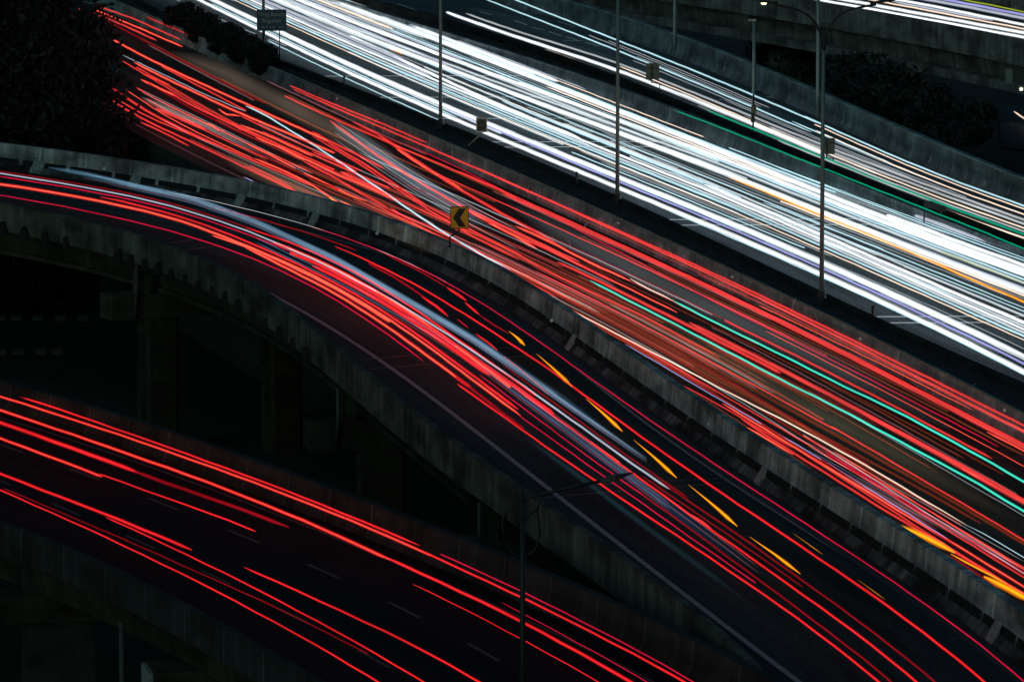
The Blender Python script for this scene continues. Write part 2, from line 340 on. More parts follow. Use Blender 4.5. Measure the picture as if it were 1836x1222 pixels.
# ---- paint on the carriageways (parts of their road)
def chain(pxs, z=.004, low=False, n=8):
    w = [PL(x, y, z) if low else P(x, y, z) for x, y in pxs]; out = []
    for a, b in zip(w[:-1], w[1:]): out += [a.lerp(b, k / n) for k in range(n)]
    return out + [w[-1]]
mb = MB(); strip(mb, [Vector((float(g_Re(Y)), Y, .004)) for Y in np.arange(264, 330, 2)], .14); mb.build('edge_line', M['oldpaint_litpier'], red)
for a, b in (((726, 331), (768, 351)), ((617, 209), (628, 210))):
    mb = MB(); strip(mb, [P(*a, .004), P(*b, .004)], .13); mb.build('lane_dash', M['oldpaint_litpier'], red)
for y in (810, 822):
    mb = MB(); p = P(1725, y, .004); strip(mb, [p, P(1790, y - 2, .004), P(1900, y - 4, .004)], .12); mb.build('expansion_joint', M['black'], red)
for y in (137, 175, 213, 255, 264, 394, 404, 568, 579):        # raised strips across the whole road
    Y = P(900, y, .004).y; a, b = float(g_F(Y)) + .4, float(g_D(Y)) - .4; n = 8; mb = MB()
    strip(mb, [Vector((a + (b - a) * k / n, Y + .45 * k / n, .006)) for k in range(n + 1)], .34); mb.build('rumble_strip', M['paint'], white)
g_WLt = Guide([(400, 20), (510, 72), (787, 203), (919, 258), (1043, 308), (1105, 334), (1380, 452), (1478, 497), (1610, 556), (1726, 612), (1836, 665)], Z7)
g_WRt = Guide([(560, -20), (620, 0), (787, 66), (919, 112), (1105, 187), (1262, 245), (1480, 332), (1605, 376), (1836, 461)], Z7)
for t in (.3, .64):
    for k, Y in enumerate(np.arange(190, 440, 9.0)):
        mb = MB(); g = Mid(g_F, g_D, .08 + t * .86); strip(mb, [Vector((float(g(y)), y, .004)) for y in (Y, Y + 2.5, Y + 5)], .14); mb.build('lane_dash', M['paint'], white)
for a, b in (((712, 7), (747, 19)), ((860, 21), (882, 27)), ((922, 37), (945, 45)), ((952, 49), (976, 54)), ((984, 57), (1006, 64)), ((1016, 66), (1040, 74)), ((1050, 76), (1074, 83)), ((1000, 38), (1030, 48))):
    mb = MB(); strip(mb, [P(*a, .004), P(*b, .004)], .16); mb.build('lane_dash', M['paint'], upper)
for a, b in (((960, 10), (992, 14)), ((1110, 67), (1146, 74)), ((1290, 178), (1318, 180)), ((1375, 173), (1400, 178)), ((1260, 205), (1310, 207)), ((1655, 340), (1710, 341)), ((1010, 74), (1045, 73))):
    mb = MB(); strip(mb, [P(*a, .004), P(*b, .004)], .3); mb.build('rumble_strip', M['paint'], upper)
# ------------------------------------------------------------------ curved ramp viaduct
RY0, RY1 = 140, 330
ramp = thing('ramp_viaduct', P(600, 560, 0), 'curved concrete ramp bridge sweeping from the lower right to the left edge', 'viaduct')
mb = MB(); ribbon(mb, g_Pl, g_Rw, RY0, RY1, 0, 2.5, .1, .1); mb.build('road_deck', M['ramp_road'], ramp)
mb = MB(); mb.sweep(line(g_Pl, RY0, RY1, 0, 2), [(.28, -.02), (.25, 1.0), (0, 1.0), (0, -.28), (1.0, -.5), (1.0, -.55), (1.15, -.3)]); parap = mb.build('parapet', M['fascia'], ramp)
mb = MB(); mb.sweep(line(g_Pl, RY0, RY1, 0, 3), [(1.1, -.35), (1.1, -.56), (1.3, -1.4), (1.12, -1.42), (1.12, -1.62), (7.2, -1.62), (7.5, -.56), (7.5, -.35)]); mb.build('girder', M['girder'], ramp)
mb = MB(); mb.sweep(line(g_Rw, RY0, RY1, 0, 2), [(.45, -.4), (.3, 1.25), (0, 1.25), (-.1, .34), (-.12, .3), (-.12, -.4)]); rw = mb.build('outer_barrier', M['wall'], ramp)
mb = MB(); mb.sweep(line(g_Rw, RY0, RY1, 0, 2), [(-.1, .3), (-.17, .3), (-.36, .08), (-.36, -.3), (-.1, -.3)]); mb.build('ledge', M['ledge'], ramp)
# sooty blocks along the foot of the barrier, one every 3.85 m
mb = MB(); Yk = RY0 + 1; seg = []
while Yk < RY1 - 6:
    t = Vector((float(g_Rw(Yk + .5) - g_Rw(Yk - .5)), 1, 0)).normalized(); dy = 3.85 * t.y; seg.append(Yk)
    l = line(g_Rw, Yk + .14, Yk + dy - .14, 0, 1.0)
    mb.sweep(l, [(-.08, .31), (-.07, .56), (-.11, .56), (-.16, .42), (-.18, .305)]); Yk += dy
kerb = mb.build('kerb_blocks', M['kerb'], ramp)
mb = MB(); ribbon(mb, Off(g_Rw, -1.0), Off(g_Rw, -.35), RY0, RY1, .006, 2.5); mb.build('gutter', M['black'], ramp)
def on_wall(g, px, z, lo=140, hi=330):
    Y = float(min(np.arange(lo, hi, .1), key=lambda Y: abs(proj((float(g(Y)), Y, z))[0] - px))); return Y
for px in (75, 250, 437, 572, 1035, 1377, 1797):
    Y = on_wall(g_Rw, px, .5); mb = MB(); l = line(g_Rw, Y - .35, Y + .35, 0, .35)
    mb.sweep(l, [(-.1, .35), (-.06, .6), (-.09, .62), (-.2, .44), (-.4, .1), (-.4, .02), (-.3, .02)]); mb.build('drain_chute', M['oldpaint_litpier'], ramp)
for x, y in ((187, 302), (676, 418), (989, 574), (1272, 760)): reflector(rw, x, y, .7, .075)
mb = MB(); strip(mb, line(g_Rl, RY0, RY1, .004, 2), .13); mb.build('edge_line', M['oldpaint_litpier'], ramp)
mb = MB(); strip(mb, line(g_Ll, RY0, 262, .004, 2), .19); mb.build('edge_line', M['edgepaint'], ramp)
for (x0, y0), (x1, y1) in (((290, 438), (420, 418)), ((320, 449), (470, 432)), ((640, 645), (1000, 615)), ((660, 662), (1010, 632)), ((1060, 868), (1390, 852)), ((1700, 1144), (1775, 1143)), ((950, 893), (1330, 862))):
    mb = MB(); strip(mb, [P(x0, y0, .004), P(x1, y1, .004)], .12); mb.build('expansion_joint', M['black'], ramp)
# drain scuppers: dark wedges under the parapet
mb0 = None
for px in list(range(8, 160, 38)) + list(range(215, 560, 24)):
    Y = on_wall(g_Pl, px, -.1); a = Vector((float(g_Pl(Y)), Y, 0)); d = Vector((float(g_Pl(Y + 1) - g_Pl(Y)), 1, 0)).normalized(); r = Vector((d.y, -d.x, 0))
    mb = MB(); i = 0; rq = random.uniform(.6, 1.25); r = r * random.uniform(.8, 1.4)
    for o_ in (-.02, -.14):
        mb.v += [a + r * o_ + d * -.4 * rq + Vector((0, 0, -.4)), a + r * o_ + d * .45 * rq + Vector((0, 0, -.4)), a + r * o_ + d * .2 + Vector((0, 0, .1 * rq)), a + r * o_ - d * .1 + Vector((0, 0, .16 * rq))]
    mb.face([0, 1, 2, 3]); mb.face([7, 6, 5, 4])
    for k in range(4): mb.face([k, (k + 1) % 4, (k + 1) % 4 + 4, k + 4])
    mb.build('drain_scupper', M['black'], ramp)
def pier(px_edge, yedge, ncol, colw, first):
    Y = P(px_edge, yedge, 1.0).y; xl, xr = float(g_Pl(Y)), float(g_Rw(Y))
    d = Vector((float(g_Pl(Y + 1) - g_Pl(Y)), 1, 0)).normalized(); r = Vector((d.y, -d.x, 0)); c = Vector((xl, Y, 0))
    w = (xr - xl) * .93
    mb = MB(); i = 0; t = 1.5
    mb.box(c + r * (w / 2 - .6) + Vector((0, 0, -2.17)), (w + 1.2, t, 1.08), r); cap = mb.build('pier_cap', M['girder'], ramp)
    for k in range(ncol):
        q = c + r * (first + k * 5.9); mb = MB()
        n = 12; pts = []
        sec = [(-.5, -.4), (-.4, -.5), (.4, -.5), (.5, -.4), (.5, .4), (.4, .5), (-.4, .5), (-.5, .4)]
        for z in (-9.0, -2.73):
            for a, b in sec: mb.v.append(q + r * a * colw + d * b * 1.4 + Vector((0, 0, z)))
        for j in range(8): mb.face([j, (j + 1) % 8, 8 + (j + 1) % 8, 8 + j], [(j, 0), (j + 1, 0), (j + 1, 6), (j, 6)])
        mb.face(list(range(8))[::-1]); mb.face(list(range(8, 16))); mb.build('pier_column', M['girder'], ramp)
    mb = MB(); q = c - r * .1 - d * .9; mb.tube([q + Vector((0, 0, -.3)), q + Vector((0, 0, -1.5)), q - r * .1 + Vector((0, 0, -2.6))], .075, 8); mb.build('drain_pipe', M['pipe'], ramp, True)
    mb = MB(); mb.box(c + r * .35 - d * .3 + Vector((0, 0, -1.05)), (.5, .8, 1.15), r); mb.build('bearing_block', M['girder'], ramp)
pier(232, 418, 2, 1.5, 1.2); pier(602, 627, 2, 1.9, 1.6); pier(872, 823, 2, 1.6, .6)
# ------------------------------------------------------------------ lower viaduct
LY0, LY1 = 132, 330
low = thing('lower_viaduct', PL(500, 950, 0), 'dark lower road bridge with red trails across the bottom left', 'viaduct')
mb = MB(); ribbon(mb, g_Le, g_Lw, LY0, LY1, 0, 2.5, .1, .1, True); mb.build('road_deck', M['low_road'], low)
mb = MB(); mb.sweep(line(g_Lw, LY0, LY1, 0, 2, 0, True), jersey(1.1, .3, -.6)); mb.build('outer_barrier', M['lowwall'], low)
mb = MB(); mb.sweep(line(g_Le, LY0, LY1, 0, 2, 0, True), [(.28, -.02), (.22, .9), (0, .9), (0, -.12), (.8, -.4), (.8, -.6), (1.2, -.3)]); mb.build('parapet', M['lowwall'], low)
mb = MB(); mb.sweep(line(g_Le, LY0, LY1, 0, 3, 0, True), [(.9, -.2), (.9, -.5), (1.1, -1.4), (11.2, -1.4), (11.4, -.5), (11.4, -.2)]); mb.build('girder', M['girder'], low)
gA = Guide([(60, 817), (155, 852), (247, 886), (347, 923), (442, 963), (557, 1013), (660, 1061), (764, 1113), (867, 1168)], .0, True, 3)
gB = Guide([(170, 936), (267, 976), (372, 1026), (467, 1076), (570, 1126), (672, 1181)], .0, True, 2)
def dashes(g, first, spacing):
    k = 0; Y = first
    while Y < LY1 - 6:
        mb = MB(); strip(mb, [Vector((float(g(y)), y, zlow(y) + .004)) for y in (Y - 1.6, Y, Y + 1.6)], .14); mb.build('lane_dash', M['dimpaint'], low); Y += spacing
dashes(gA, PL(867, 1168).y - 8.2 * 2, 8.2); dashes(gB, PL(672, 1181).y - 8.2 * 2, 8.2)
mb = MB(); strip(mb, line(Off(g_Lw, -1.2), LY0, LY1, .004, 2, 0, True), .14); mb.build('edge_line', M['dimpaint'], low)
for px, py in ((262, 1052), (-20, 930)):
    q = PL(px, py, .9); mb = MB(); xo, wd_ = ((.5, 1.1) if px > 0 else (2.2, 2.2)); mb.box((q.x + xo, q.y, -5.2 - (.75 if px > 0 else 0)), (wd_, 1.8, 7.6), (1, .2, 0)); mb.build('pier_column', M['oldpaint_litpier'] if px > 0 else M['lowwall'], low)  # nearer column coloured pale to stand in for light falling on it
    mb = MB(); mb.box((q.x + 2.4, q.y, q.z - 2.75), (4.6, 2.0, .9), (1, .2, 0)); mb.build('pier_cap', M['girder'], low)
q = PL(219, 1034, .9); mb = MB(); mb.tube([(q.x, q.y - .4, q.z - 1.3), (q.x, q.y - .4, -9)], .09, 8); mb.build('drain_pipe', M['pipe'], low, True)
# ------------------------------------------------------------------ flyover at the upper right
fl = thing('flyover_bridge', P(1700, 70, 0), 'elevated concrete flyover crossing the upper right corner', 'viaduct')
FY0, FY1 = 310, 480
mb = MB(); mb.sweep(line(g_Fy, FY0, FY1, 0, 3), [(.3, .05), (.3, 1.0), (0, 1.0), (0, -.62), (1.0, -.8), (1.4, -.3)]); mb.build('parapet', M['flywall'], fl)
mb = MB(); ribbon(mb, g_Fy, Off(g_Fy, 16), FY0, FY1, 0, 4, .1, 0); mb.build('road_deck', M['white_road'], fl)
mb = MB(); mb.sweep(line(g_Fy, FY0, FY1, 0, 3), [(1.1, -.3), (1.1, -.81), (1.3, -1.9), (.7, -1.95), (.7, -2.5), (14, -2.5), (14, -.3)]); mb.build('girder', M['flywall'], fl)
mb = MB(); mb.sweep(line(Off(g_Fy, 15.7), FY0, FY1, 0, 3), [(.3, -.3), (.3, 1.0), (0, 1.0), (0, -.3)]); mb.build('far_parapet', M['flywall'], fl)
for Y in (330, 362, 400):
    mb = MB(); x = float(g_Fy(Y)); mb.box((x + 6, Y, -6), (2.2, 1.8, 7), (1, 0, 0)); mb.build('pier_column', M['flywall'], fl)
p = PY(1809, 137, 342); mb = MB(); mb.box(p, (.4, .2, .9)); mb.box(p + Vector((0, -.12, 0)), (.28, .05, .74)); mb.build('junction_box', M['galv'], fl)
p = PY(1831, 160, 341); mb = MB(); mb.box(p + Vector((0, .1, .05)), (.3, .25, .22)); wl = mb.build('wall_lamp', M['steel'], fl)
mb = MB(); mb.box(p + Vector((0, -.06, 0)), (.16, .08, .14)); mb.build('lamp_glass', lamp_mat('lamp_glass_lit', (1, .95, .6), 3.0), wl)
# road far below the flyover
mb = MB(); a = [P(1790, 190, -8.9), P(1900, 190, -8.9), P(1960, 290, -8.9), P(1795, 262, -8.9)]; mb.v = a; mb.face([0, 1, 2, 3], [(0, 0), (0, 5), (5, 5), (5, 0)])
tag(mb.build('service_road', M['white_road']), kind='structure')
# striped kerb far under the ramp
kb = thing('painted_kerb', P(90, 600, -8.9), 'dim pair of dashed pale kerbs in the dark under the ramp', 'kerb')
for y0, xs in ((562, (0, 29, 68, 108, 148)), (622, (0, 33, 73, 103))):
    mb = MB()
    for x in xs: mb.box(P(x, y0 + 8, -8.8), (.55, .35, .28))
    mb.build('pale_blocks', M['dimpaint'], kb)
# ------------------------------------------------------------------ street lamps
def lamp_post(name, base, h, label, group=None, lit=False):
    t = thing(name, base, label, 'street lamp', group); B = Vector(base)
    mb = MB(); mb.tube([B + Vector((0, 0, -.1)), B + Vector((0, 0, .5))], [.2, .17], 10); mb.box(B + Vector((0, 0, .02)), (.5, .5, .06)); mb.build('base_flange', M['darksteel'], t)
    mb = MB(); mb.tube([B + Vector((0, 0, .3)), B + Vector((0, 0, h * .5)), B + Vector((0, 0, h))], [.1, .085, .065], 12); mb.build('pole', M['steel'], t, True)
    mb = MB(); mb.tube([B + Vector((0, 0, h - .35)), B + Vector((0, 0, h)), B + Vector((0, 0, h + .25))], [.1, .12, .1], 10); mb.build('collar', M['darksteel'], t)
    for s in (-1, 1):
        pts = [(0, 0), (.12, .32), (.3, .66), (.58, 1.0), (.95, 1.22), (1.35, 1.33), (1.75, 1.42), (2.1, 1.48)]
        mb = MB(); mb.tube([B + Vector((s * a, -.04 * s * a, h + b)) for a, b in pts], [.06] * 3 + [.05] * 5, 8); arm = mb.build('arm', M['darksteel'], t, True)
        hd = MB(); c = B + Vector((s * 2.35, 0, h + 1.55)); i = 0
        sec = [(-.5, .03), (-.35, .1), (.2, .12), (.5, .04)]
        for a, w in sec:
            for y, z in ((-w, 0), (w, 0), (w * .7, .09), (-w * .7, .09)): hd.v.append(c + Vector((s * a, y, z + a * .14)))
        for k in range(3):
            for j in range(4): hd.face([4 * k + j, 4 * k + (j + 1) % 4, 4 * k + 4 + (j + 1) % 4, 4 * k + 4 + j])
        hd.face([3, 2, 1, 0]); hd.face([12, 13, 14, 15]); lh = hd.build('lamp_head', M['darksteel'], arm)
        if lit and s < 0:
            gl = MB(); gl.tube([c + Vector((-.05, -.1, -.02)), c + Vector((-.05, -.1, -.07))], [.12, .07], 10); gl.build('lamp_glass', lamp_mat('street_lamp_lit', (1, .93, .45), 6.0), lh)
    return t
bx = [(473, 102), (790, 232), (1107, 367), (1473, 545)]
labs = ['street lamp pole rising behind the dark blue direction sign', 'dark street lamp pole on the median left of the small speed sign', 'street lamp pole on the median between the speed sign and the tall forked lamp', 'tall forked street lamp on the median whose two curved arms are in view']
for i, (b, lb) in enumerate(zip(bx, labs)): lamp_post('street_lamp', P(*b, .62), 10.6, lb, 'street lamps along the median', i == 3)
def thin_pole(px, py, ptop, label, arm=False):
    Y = P(px, py, 1.25).y + .5; b = PY(px, py, Y); top = PY(px, ptop, Y); t = thing('lamp_pole', b, label, 'pole', 'thin poles behind the upper barrier')
    mb = MB(); mb.tube([b + Vector((0, 0, -4)), b, top], [.13, .12, .075], 10); mb.build('pole', M['steel'], t, True)
    mb = MB(); mb.box(top + Vector((-.1, 0, .05)), (.45, .2, .12)); mb.build('top_fitting', M['galv'], t)
thin_pole(1467, 172, -140, 'thin pole behind the upper barrier, standing just behind the tall forked lamp')
thin_pole(1210, 66, -120, 'thin dark pole behind the upper barrier near the top of the picture')
thin_pole(1352, 150, 38, 'short bare grey pole at the upper barrier with its top in view')
# tall scrolled lamp in front
Yc = 139.0; b = PY(936, 1434, Yc); tp = PY(937, 876, Yc)
cl = thing('scrolled_lamp', (b.x, Yc, zlow(Yc) + .9), 'dark street lamp with scrolled brackets and one long arm, standing nearest the viewer', 'street lamp')
mb = MB(); mb.tube([Vector((tp.x, Yc, b.z - .5)), Vector((tp.x, Yc, tp.z))], [.09, .055], 12); mb.build('pole', M['darksteel'], cl, True)
def pxy(pts): return [PY(x, y, Yc) for x, y in pts]
mb = MB(); mb.tube(pxy([(937, 897), (952, 890), (985, 882), (1030, 872), (1078, 862)]), .04, 8); arm = mb.build('arm', M['darksteel'], cl, True)
a, c = PY(1074, 863, Yc), PY(1135, 847, Yc); mb = MB()
for k, (w, h_) in enumerate(((.05, .05), (.13, .14), (.15, .13), (.1, .07), (.03, .03))):
    q = a.lerp(c, k / 4)
    for y, z in ((-w, -h_ * .5), (w, -h_ * .5), (w * .7, h_ * .5), (-w * .7, h_ * .5)): mb.v.append(q + Vector((0, y, z)))
for k in range(4):
    for j in range(4): mb.face([4 * k + j, 4 * k + (j + 1) % 4, 4 * k + 4 + (j + 1) % 4, 4 * k + 4 + j])
mb.face([3, 2, 1, 0]); mb.face([16, 17, 18, 19]); mb.build('lamp_head', M['darksteel'], arm)
for pts in ([(937, 894), (922, 900), (908, 914), (902, 935), (901, 955), (908, 978), (922, 994), (937, 1000)], [(976, 888), (968, 898), (963, 915), (966, 935), (968, 955), (964, 975), (954, 990), (940, 1000)],
            [(903, 936), (910, 914), (922, 915), (932, 927), (938, 940)], [(938, 940), (944, 928), (953, 919), (963, 912)]):
    mb = MB(); mb.tube(pxy(pts), .028, 6); mb.build('scroll_bracket', M['darksteel'], cl, True)
# ------------------------------------------------------------------ signs
def text_mesh(txt, size, name, mat, parent, loc, sx=1.0):
    cu = bpy.data.curves.new(name, 'FONT'); cu.body = txt; cu.size = size; cu.align_x = 'CENTER'; cu.align_y = 'CENTER'; cu.extrude = .006
    tmp = bpy.data.objects.new(name, cu); COL.objects.link(tmp); dg = bpy.context.evaluated_depsgraph_get()
    me = bpy.data.meshes.new_from_object(tmp.evaluated_get(dg)); COL.objects.unlink(tmp); bpy.data.objects.remove(tmp)
    me.materials.clear(); me.materials.append(mat); o = link(bpy.data.objects.new(name, me)); o.parent = parent
    o.rotation_euler = (math.pi / 2, 0, 0); o.scale = (sx, 1, 1); o.location = Vector(loc) - world_loc(parent)
    return o
# direction board
Yb = P(500, 108, .6).y; sb = PY(501, 108, Yb); t = thing('direction_sign', sb, 'dark blue direction board with two lines of pale lettering above the median bushes', 'road sign')
c = PY(487, 36.5, Yb); wB, hB = 53 / F * Yb, 38.5 / F * Yb
mb = MB(); mb.box(c, (wB, .05, hB)); bd = mb.build('board', M['signblue'], t)
for px in (501, 473):
    q = PY(px, 20, Yb); mb = MB(); mb.tube([Vector((q.x, Yb + .08, .3)), Vector((q.x, Yb + .08, c.z + .4))], .035 if px > 480 else .05, 8); mb.build('post', M['darksteel'], t, True)
text_mesh('Wrg Buncit', .33, 'lettering', M['letter'], bd, c + Vector((0, -.035, hB * .27)), .98)
text_mesh('Ragunan', .33, 'lettering', M['letter'], bd, c + Vector((0, -.035, -.03)))
mb = MB()
for k in range(14):
    if k in (5, 9, 10): continue
    mb.box(c + Vector(((k - 6.5) / 14 * wB * .84, -.03, -hB * .33)), (wB * .042, .01, .06 + .02 * (k % 3)))
mb.build('small_lettering', M['oldpaint_litpier'], bd)
# speed sign
Yq = P(840, 262, .85).y; b = PY(839, 262, Yq); t = thing('speed_sign', b, 'small square traffic sign with a pale rim leaning out on a bent post', 'road sign')
k = Yq / F; c = PY(863.5, 224, Yq)
mb = MB(); mb.tube([b, PY(856, 246, Yq), PY(863, 240, Yq), PY(863.5, 225, Yq + .06)], .035, 8); mb.build('post', M['galv'], t, True)
mb = MB(); mb.box(c, (20 * k, .05, 27 * k)); bd = mb.build('board', M['boardback'], t)
mb = MB(); w, h_ = 9.2 * k, 12.4 * k
for q, s_ in (((0, h_), (18.6 * k, .02, .05)), ((0, -h_), (18.6 * k, .02, .05)), ((-w, 0), (.05, .02, 24 * k)), ((w, 0), (.05, .02, 24 * k))): mb.box(c + Vector((q[0], -.034, q[1])), s_)
mb.build('rim', M['white'], bd)
mb = MB()
for j in range(24):
    a0, a1 = 2 * math.pi * j / 24, 2 * math.pi * (j + 1) / 24; i = len(mb.v)
    for a in (a0, a1):
        for r_ in (5.2 * k, 7.0 * k): mb.v.append(c + Vector((math.cos(a) * r_, -.037, math.sin(a) * r_)))
    mb.face([i, i + 1, i + 3, i + 2])
mb.build('ring', M['black'], bd, fix=False)
# chevron
Yq = P(806, 441, 1.25).y; b = PY(807, 441, Yq); t = thing('chevron_sign', b, 'amber sign with a black chevron pointing left, on a crooked post above the ramp wall', 'road sign')
k = Yq / F; c = PY(824, 390, Yq)
mb = MB(); mb.tube([PY(806.5, 444, Yq + .1), PY(806.5, 425, Yq + .1), PY(810, 422, Yq + .1), PY(819, 419, Yq + .1), PY(823, 414, Yq + .1), PY(823.5, 395, Yq + .08)], .038, 8); mb.build('post', M['darksteel'], t, True)
mb = MB(); mb.box(c, (33 * k, .05, 40 * k)); bd = mb.build('frame', M['black'], t)
mb = MB(); mb.box(c + Vector((0, -.03, 0)), (30.5 * k, .012, 37 * k)); bd2 = mb.build('amber_face', M['yellow'], t)
mb = MB(); out = [(-12, 0), (-1, 16.5), (11.5, 16.5), (1, 0), (11.5, -16.5), (-1, -16.5)]
for y in (-.038, -.046): mb.v += [c + Vector((x * k, y, z * k)) for x, z in out]
mb.face([0, 1, 2, 3]); mb.face([0, 3, 4, 5]); mb.face([9, 8, 7, 6]); mb.face([11, 10, 9, 6])
for j in range(6): mb.face([j, (j + 1) % 6, (j + 1) % 6 + 6, j + 6])
mb.build('chevron_mark', M['black'], bd2)
# boards seen from behind
def back_board(cx, cy, w, h, px, py, label, name='sign_back'):
    Yq = P(px, py, .9).y; k = Yq / F; b = PY(px, py, Yq); c = PY(cx, cy, Yq); t = thing(name, b, label, 'road sign')
    mb = MB(); mb.box(c, (w * k, .06, h * k)); bd = mb.build('board', M['boardback'], t)
    mb = MB(); mb.box(c + Vector((-.05, -.06, 0)), (.07, .06, h * k * .92)); mb.box(c + Vector((0, -.045, h * k * .2)), (w * k * .96, .03, .05)); mb.build('brace', M['darksteel'], bd)
    mb = MB(); e = PY(cx - 2, cy + h / 2 + 6, Yq); mb.tube([c + Vector((-.05, -.07, 0)), Vector((c.x - .05, Yq - .07, e.z)), Vector((b.x, Yq, e.z - .06)), b - Vector((0, 0, .3))], .04, 8); mb.build('post', M['darksteel'], t)
back_board(1170, 128, 24, 29, 1183, 169, 'square brown sign back on a jointed post beside the orange-white streaks')
back_board(1484, 262, 26, 29, 1494, 302, 'square brown sign back right behind the tall forked lamp pole')
Yq = P(1350, 238, .9).y; b = PY(1350, 242, Yq); t = thing('signal_post', b, 'short dark post carrying a small tan box, in front of the short bare pole', 'post'); k = Yq / F
mb = MB(); mb.tube([b - Vector((0, 0, .3)), PY(1351, 170, Yq)], .05, 8); mb.build('post', M['darksteel'], t, True)
mb = MB(); mb.box(PY(1351.5, 196, Yq - .08), (9 * k, .15, 14 * k)); mb.build('tan_box', M['boardback'], t)
mb = MB(); mb.box(PY(1350, 212, Yq - .08), (7.5 * k, .14, 14 * k), taper=.8); mb.build('lower_box', M['black'], t)
Yq = P(1657, 388, .95).y; b = PY(1657, 388, Yq); t = thing('marker_board', b, 'low wide black board on the divider between the green streaks', 'road sign'); k = Yq / F
mb = MB(); pts = [(1656, 362), (1668, 360), (1680, 361), (1696, 367), (1696, 379), (1686, 380), (1672, 374), (1656, 372)]
for y in (-.05, .05): mb.v += [PY(x, y_, Yq + y) for x, y_ in pts]
mb.face(list(range(8))); mb.face(list(range(8, 16))[::-1])
for j in range(8): mb.face([j, (j + 1) % 8, (j + 1) % 8 + 8, j + 8])
mb.build('board', M['black'], t)
for px in (1657, 1688):
    mb = MB(); q = PY(px, 378, Yq); mb.tube([q, q - Vector((0, 0, .9))], .035, 8); mb.build('leg', M['darksteel'], t)
for (px, py, top), lb in zip(((617, 152, 137), (1034, 328, 310), (1565, 567, 550)), ('stubby marker post on the dark median nearest the direction sign', 'stubby marker post on the dark median left of the middle lamp pole', 'stubby marker post on the dark median right of the tall forked lamp')):
    Yq = P(px, py, .85).y; b = PY(px, py, Yq); t = thing('marker_post', b, lb, 'post', 'marker posts on the median'); tp = PY(px, top, Yq)
    mb = MB(); mb.tube([b - Vector((0, 0, .4)), tp - Vector((0, 0, .03)), tp], [.06, .06, .05], 10); mb.build('post', M['darksteel'], t)
    mb = MB(); mb.tube([tp, tp + Vector((0, 0, .05))], [.075, .06], 10); mb.build('cap', M['darksteel'], t)
# dry stalks growing on the median barrier
rs = random.Random(3)
for x, y in ((1050, 395), (1079, 396), (1098, 400), (1115, 405), (1187, 448), (1207, 452), (1229, 462), (1256, 478), (1283, 492), (1290, 497), (1309, 508), (1345, 525), (1391, 530), (1420, 545), (1447, 557), (1466, 566), (1490, 575), (1598, 630), (1612, 640), (1650, 655), (1742, 690), (1785, 730), (1824, 745), (667, 208), (671, 212), (813, 270), (841, 282), (947, 332), (967, 345), (995, 420), (1025, 428)):
    p = P(x, y + 12, .35); p = p + Vector((-.05, -.6, 0)); hgt = rs.uniform(.25, .6); lean = rs.uniform(-.18, .2)
    mb = MB()
    for j in range(rs.choice((1, 2, 2, 3))):
        l2 = lean + rs.uniform(-.12, .12); hh = hgt * rs.uniform(.6, 1)
        mb.tube([p, p + Vector((l2 * .3, -.03, hh * .55)), p + Vector((l2, -.06, hh)), p + Vector((l2 * 1.6, -.08, hh * 1.08))], [.014, .013, .01, .006], 4)
    o = mb.build('weed_stalk', M['stalk']); tag(o, 'thin pale dry weed stalk growing at the foot of the median barrier', 'weed', 'dry weeds along the median barrier')
# ------------------------------------------------------------------ trees and bushes
def leaves(center, rad, n, size, shell=.55, seed=1, squash=None):
    r = np.random.default_rng(seed); mb = MB(); cl = []
    for _ in range(max(14, n // 220)):
        v = r.normal(size=3); v /= np.linalg.norm(v); cl.append((v * (shell + (1 - shell) * r.random() ** .5), r.uniform(.16, .3)))
    for k in range(n):
        if r.random() < .35:
            v = r.normal(size=3); v /= np.linalg.norm(v); q = v * r.random() ** .4 * .92
        else:
            a, s = cl[r.integers(len(cl))]; q = a + r.normal(size=3) * s * .55
        m_ = np.linalg.norm(q); q = q / max(1.0, m_ / (1.0 + .05 * r.normal()))
        p = Vector(center) + Vector((q[0] * rad[0], q[1] * rad[1], q[2] * rad[2]))
        a = Vector(r.normal(size=3)).normalized(); b = a.cross(Vector(r.normal(size=3))).normalized(); s = size * r.uniform(.6, 1.4); i = len(mb.v)
        mb.v += [p - a * s, p + b * s * .45, p + a * s, p - b * s * .45]; mb.face([i, i + 1, i + 2, i + 3])
    return mb
def tree(base, center, rad, n, size, label, seed, mat='leaf', name='leafy_tree', group=None):
    t = thing(name, base, label, 'tree', group); B = Vector(base); C = Vector(center)
    mb = MB(); mb.tube([B, B.lerp(C, .4) + Vector((.2, 0, 0)), B.lerp(C, .8), C], [rad[0] * .055, rad[0] * .045, rad[0] * .035, rad[0] * .015], 8)
    rr = random.Random(seed)
    for k in range(7):
        a = rr.uniform(0, 6.28); q = C + Vector((math.cos(a) * rad[0] * .7, math.sin(a) * rad[1] * .7, rr.uniform(-.3, .6) * rad[2])); s0 = B.lerp(C, rr.uniform(.5, .85))
        mb.tube([s0, s0.lerp(q, .5) + Vector((0, 0, .3)), q], [rad[0] * .025, rad[0] * .015, .02], 6)
    mb.build('trunk', M['bark'], t, True)
    leaves(center, rad, n, size, .6, seed).build('crown', M[mat], t, fix=False); return t
tree((-29, 303, -9), (-28.7, 303, .0), (8.7, 6, 12), 80000, .22, 'big dark leafy tree whose crown edge meets the red trails at the upper left', 5)
tree((-38, 309, -9), (-37.5, 309, 1.5), (9, 6, 12), 22000, .3, 'dark tree at the left edge behind the larger crown', 8)
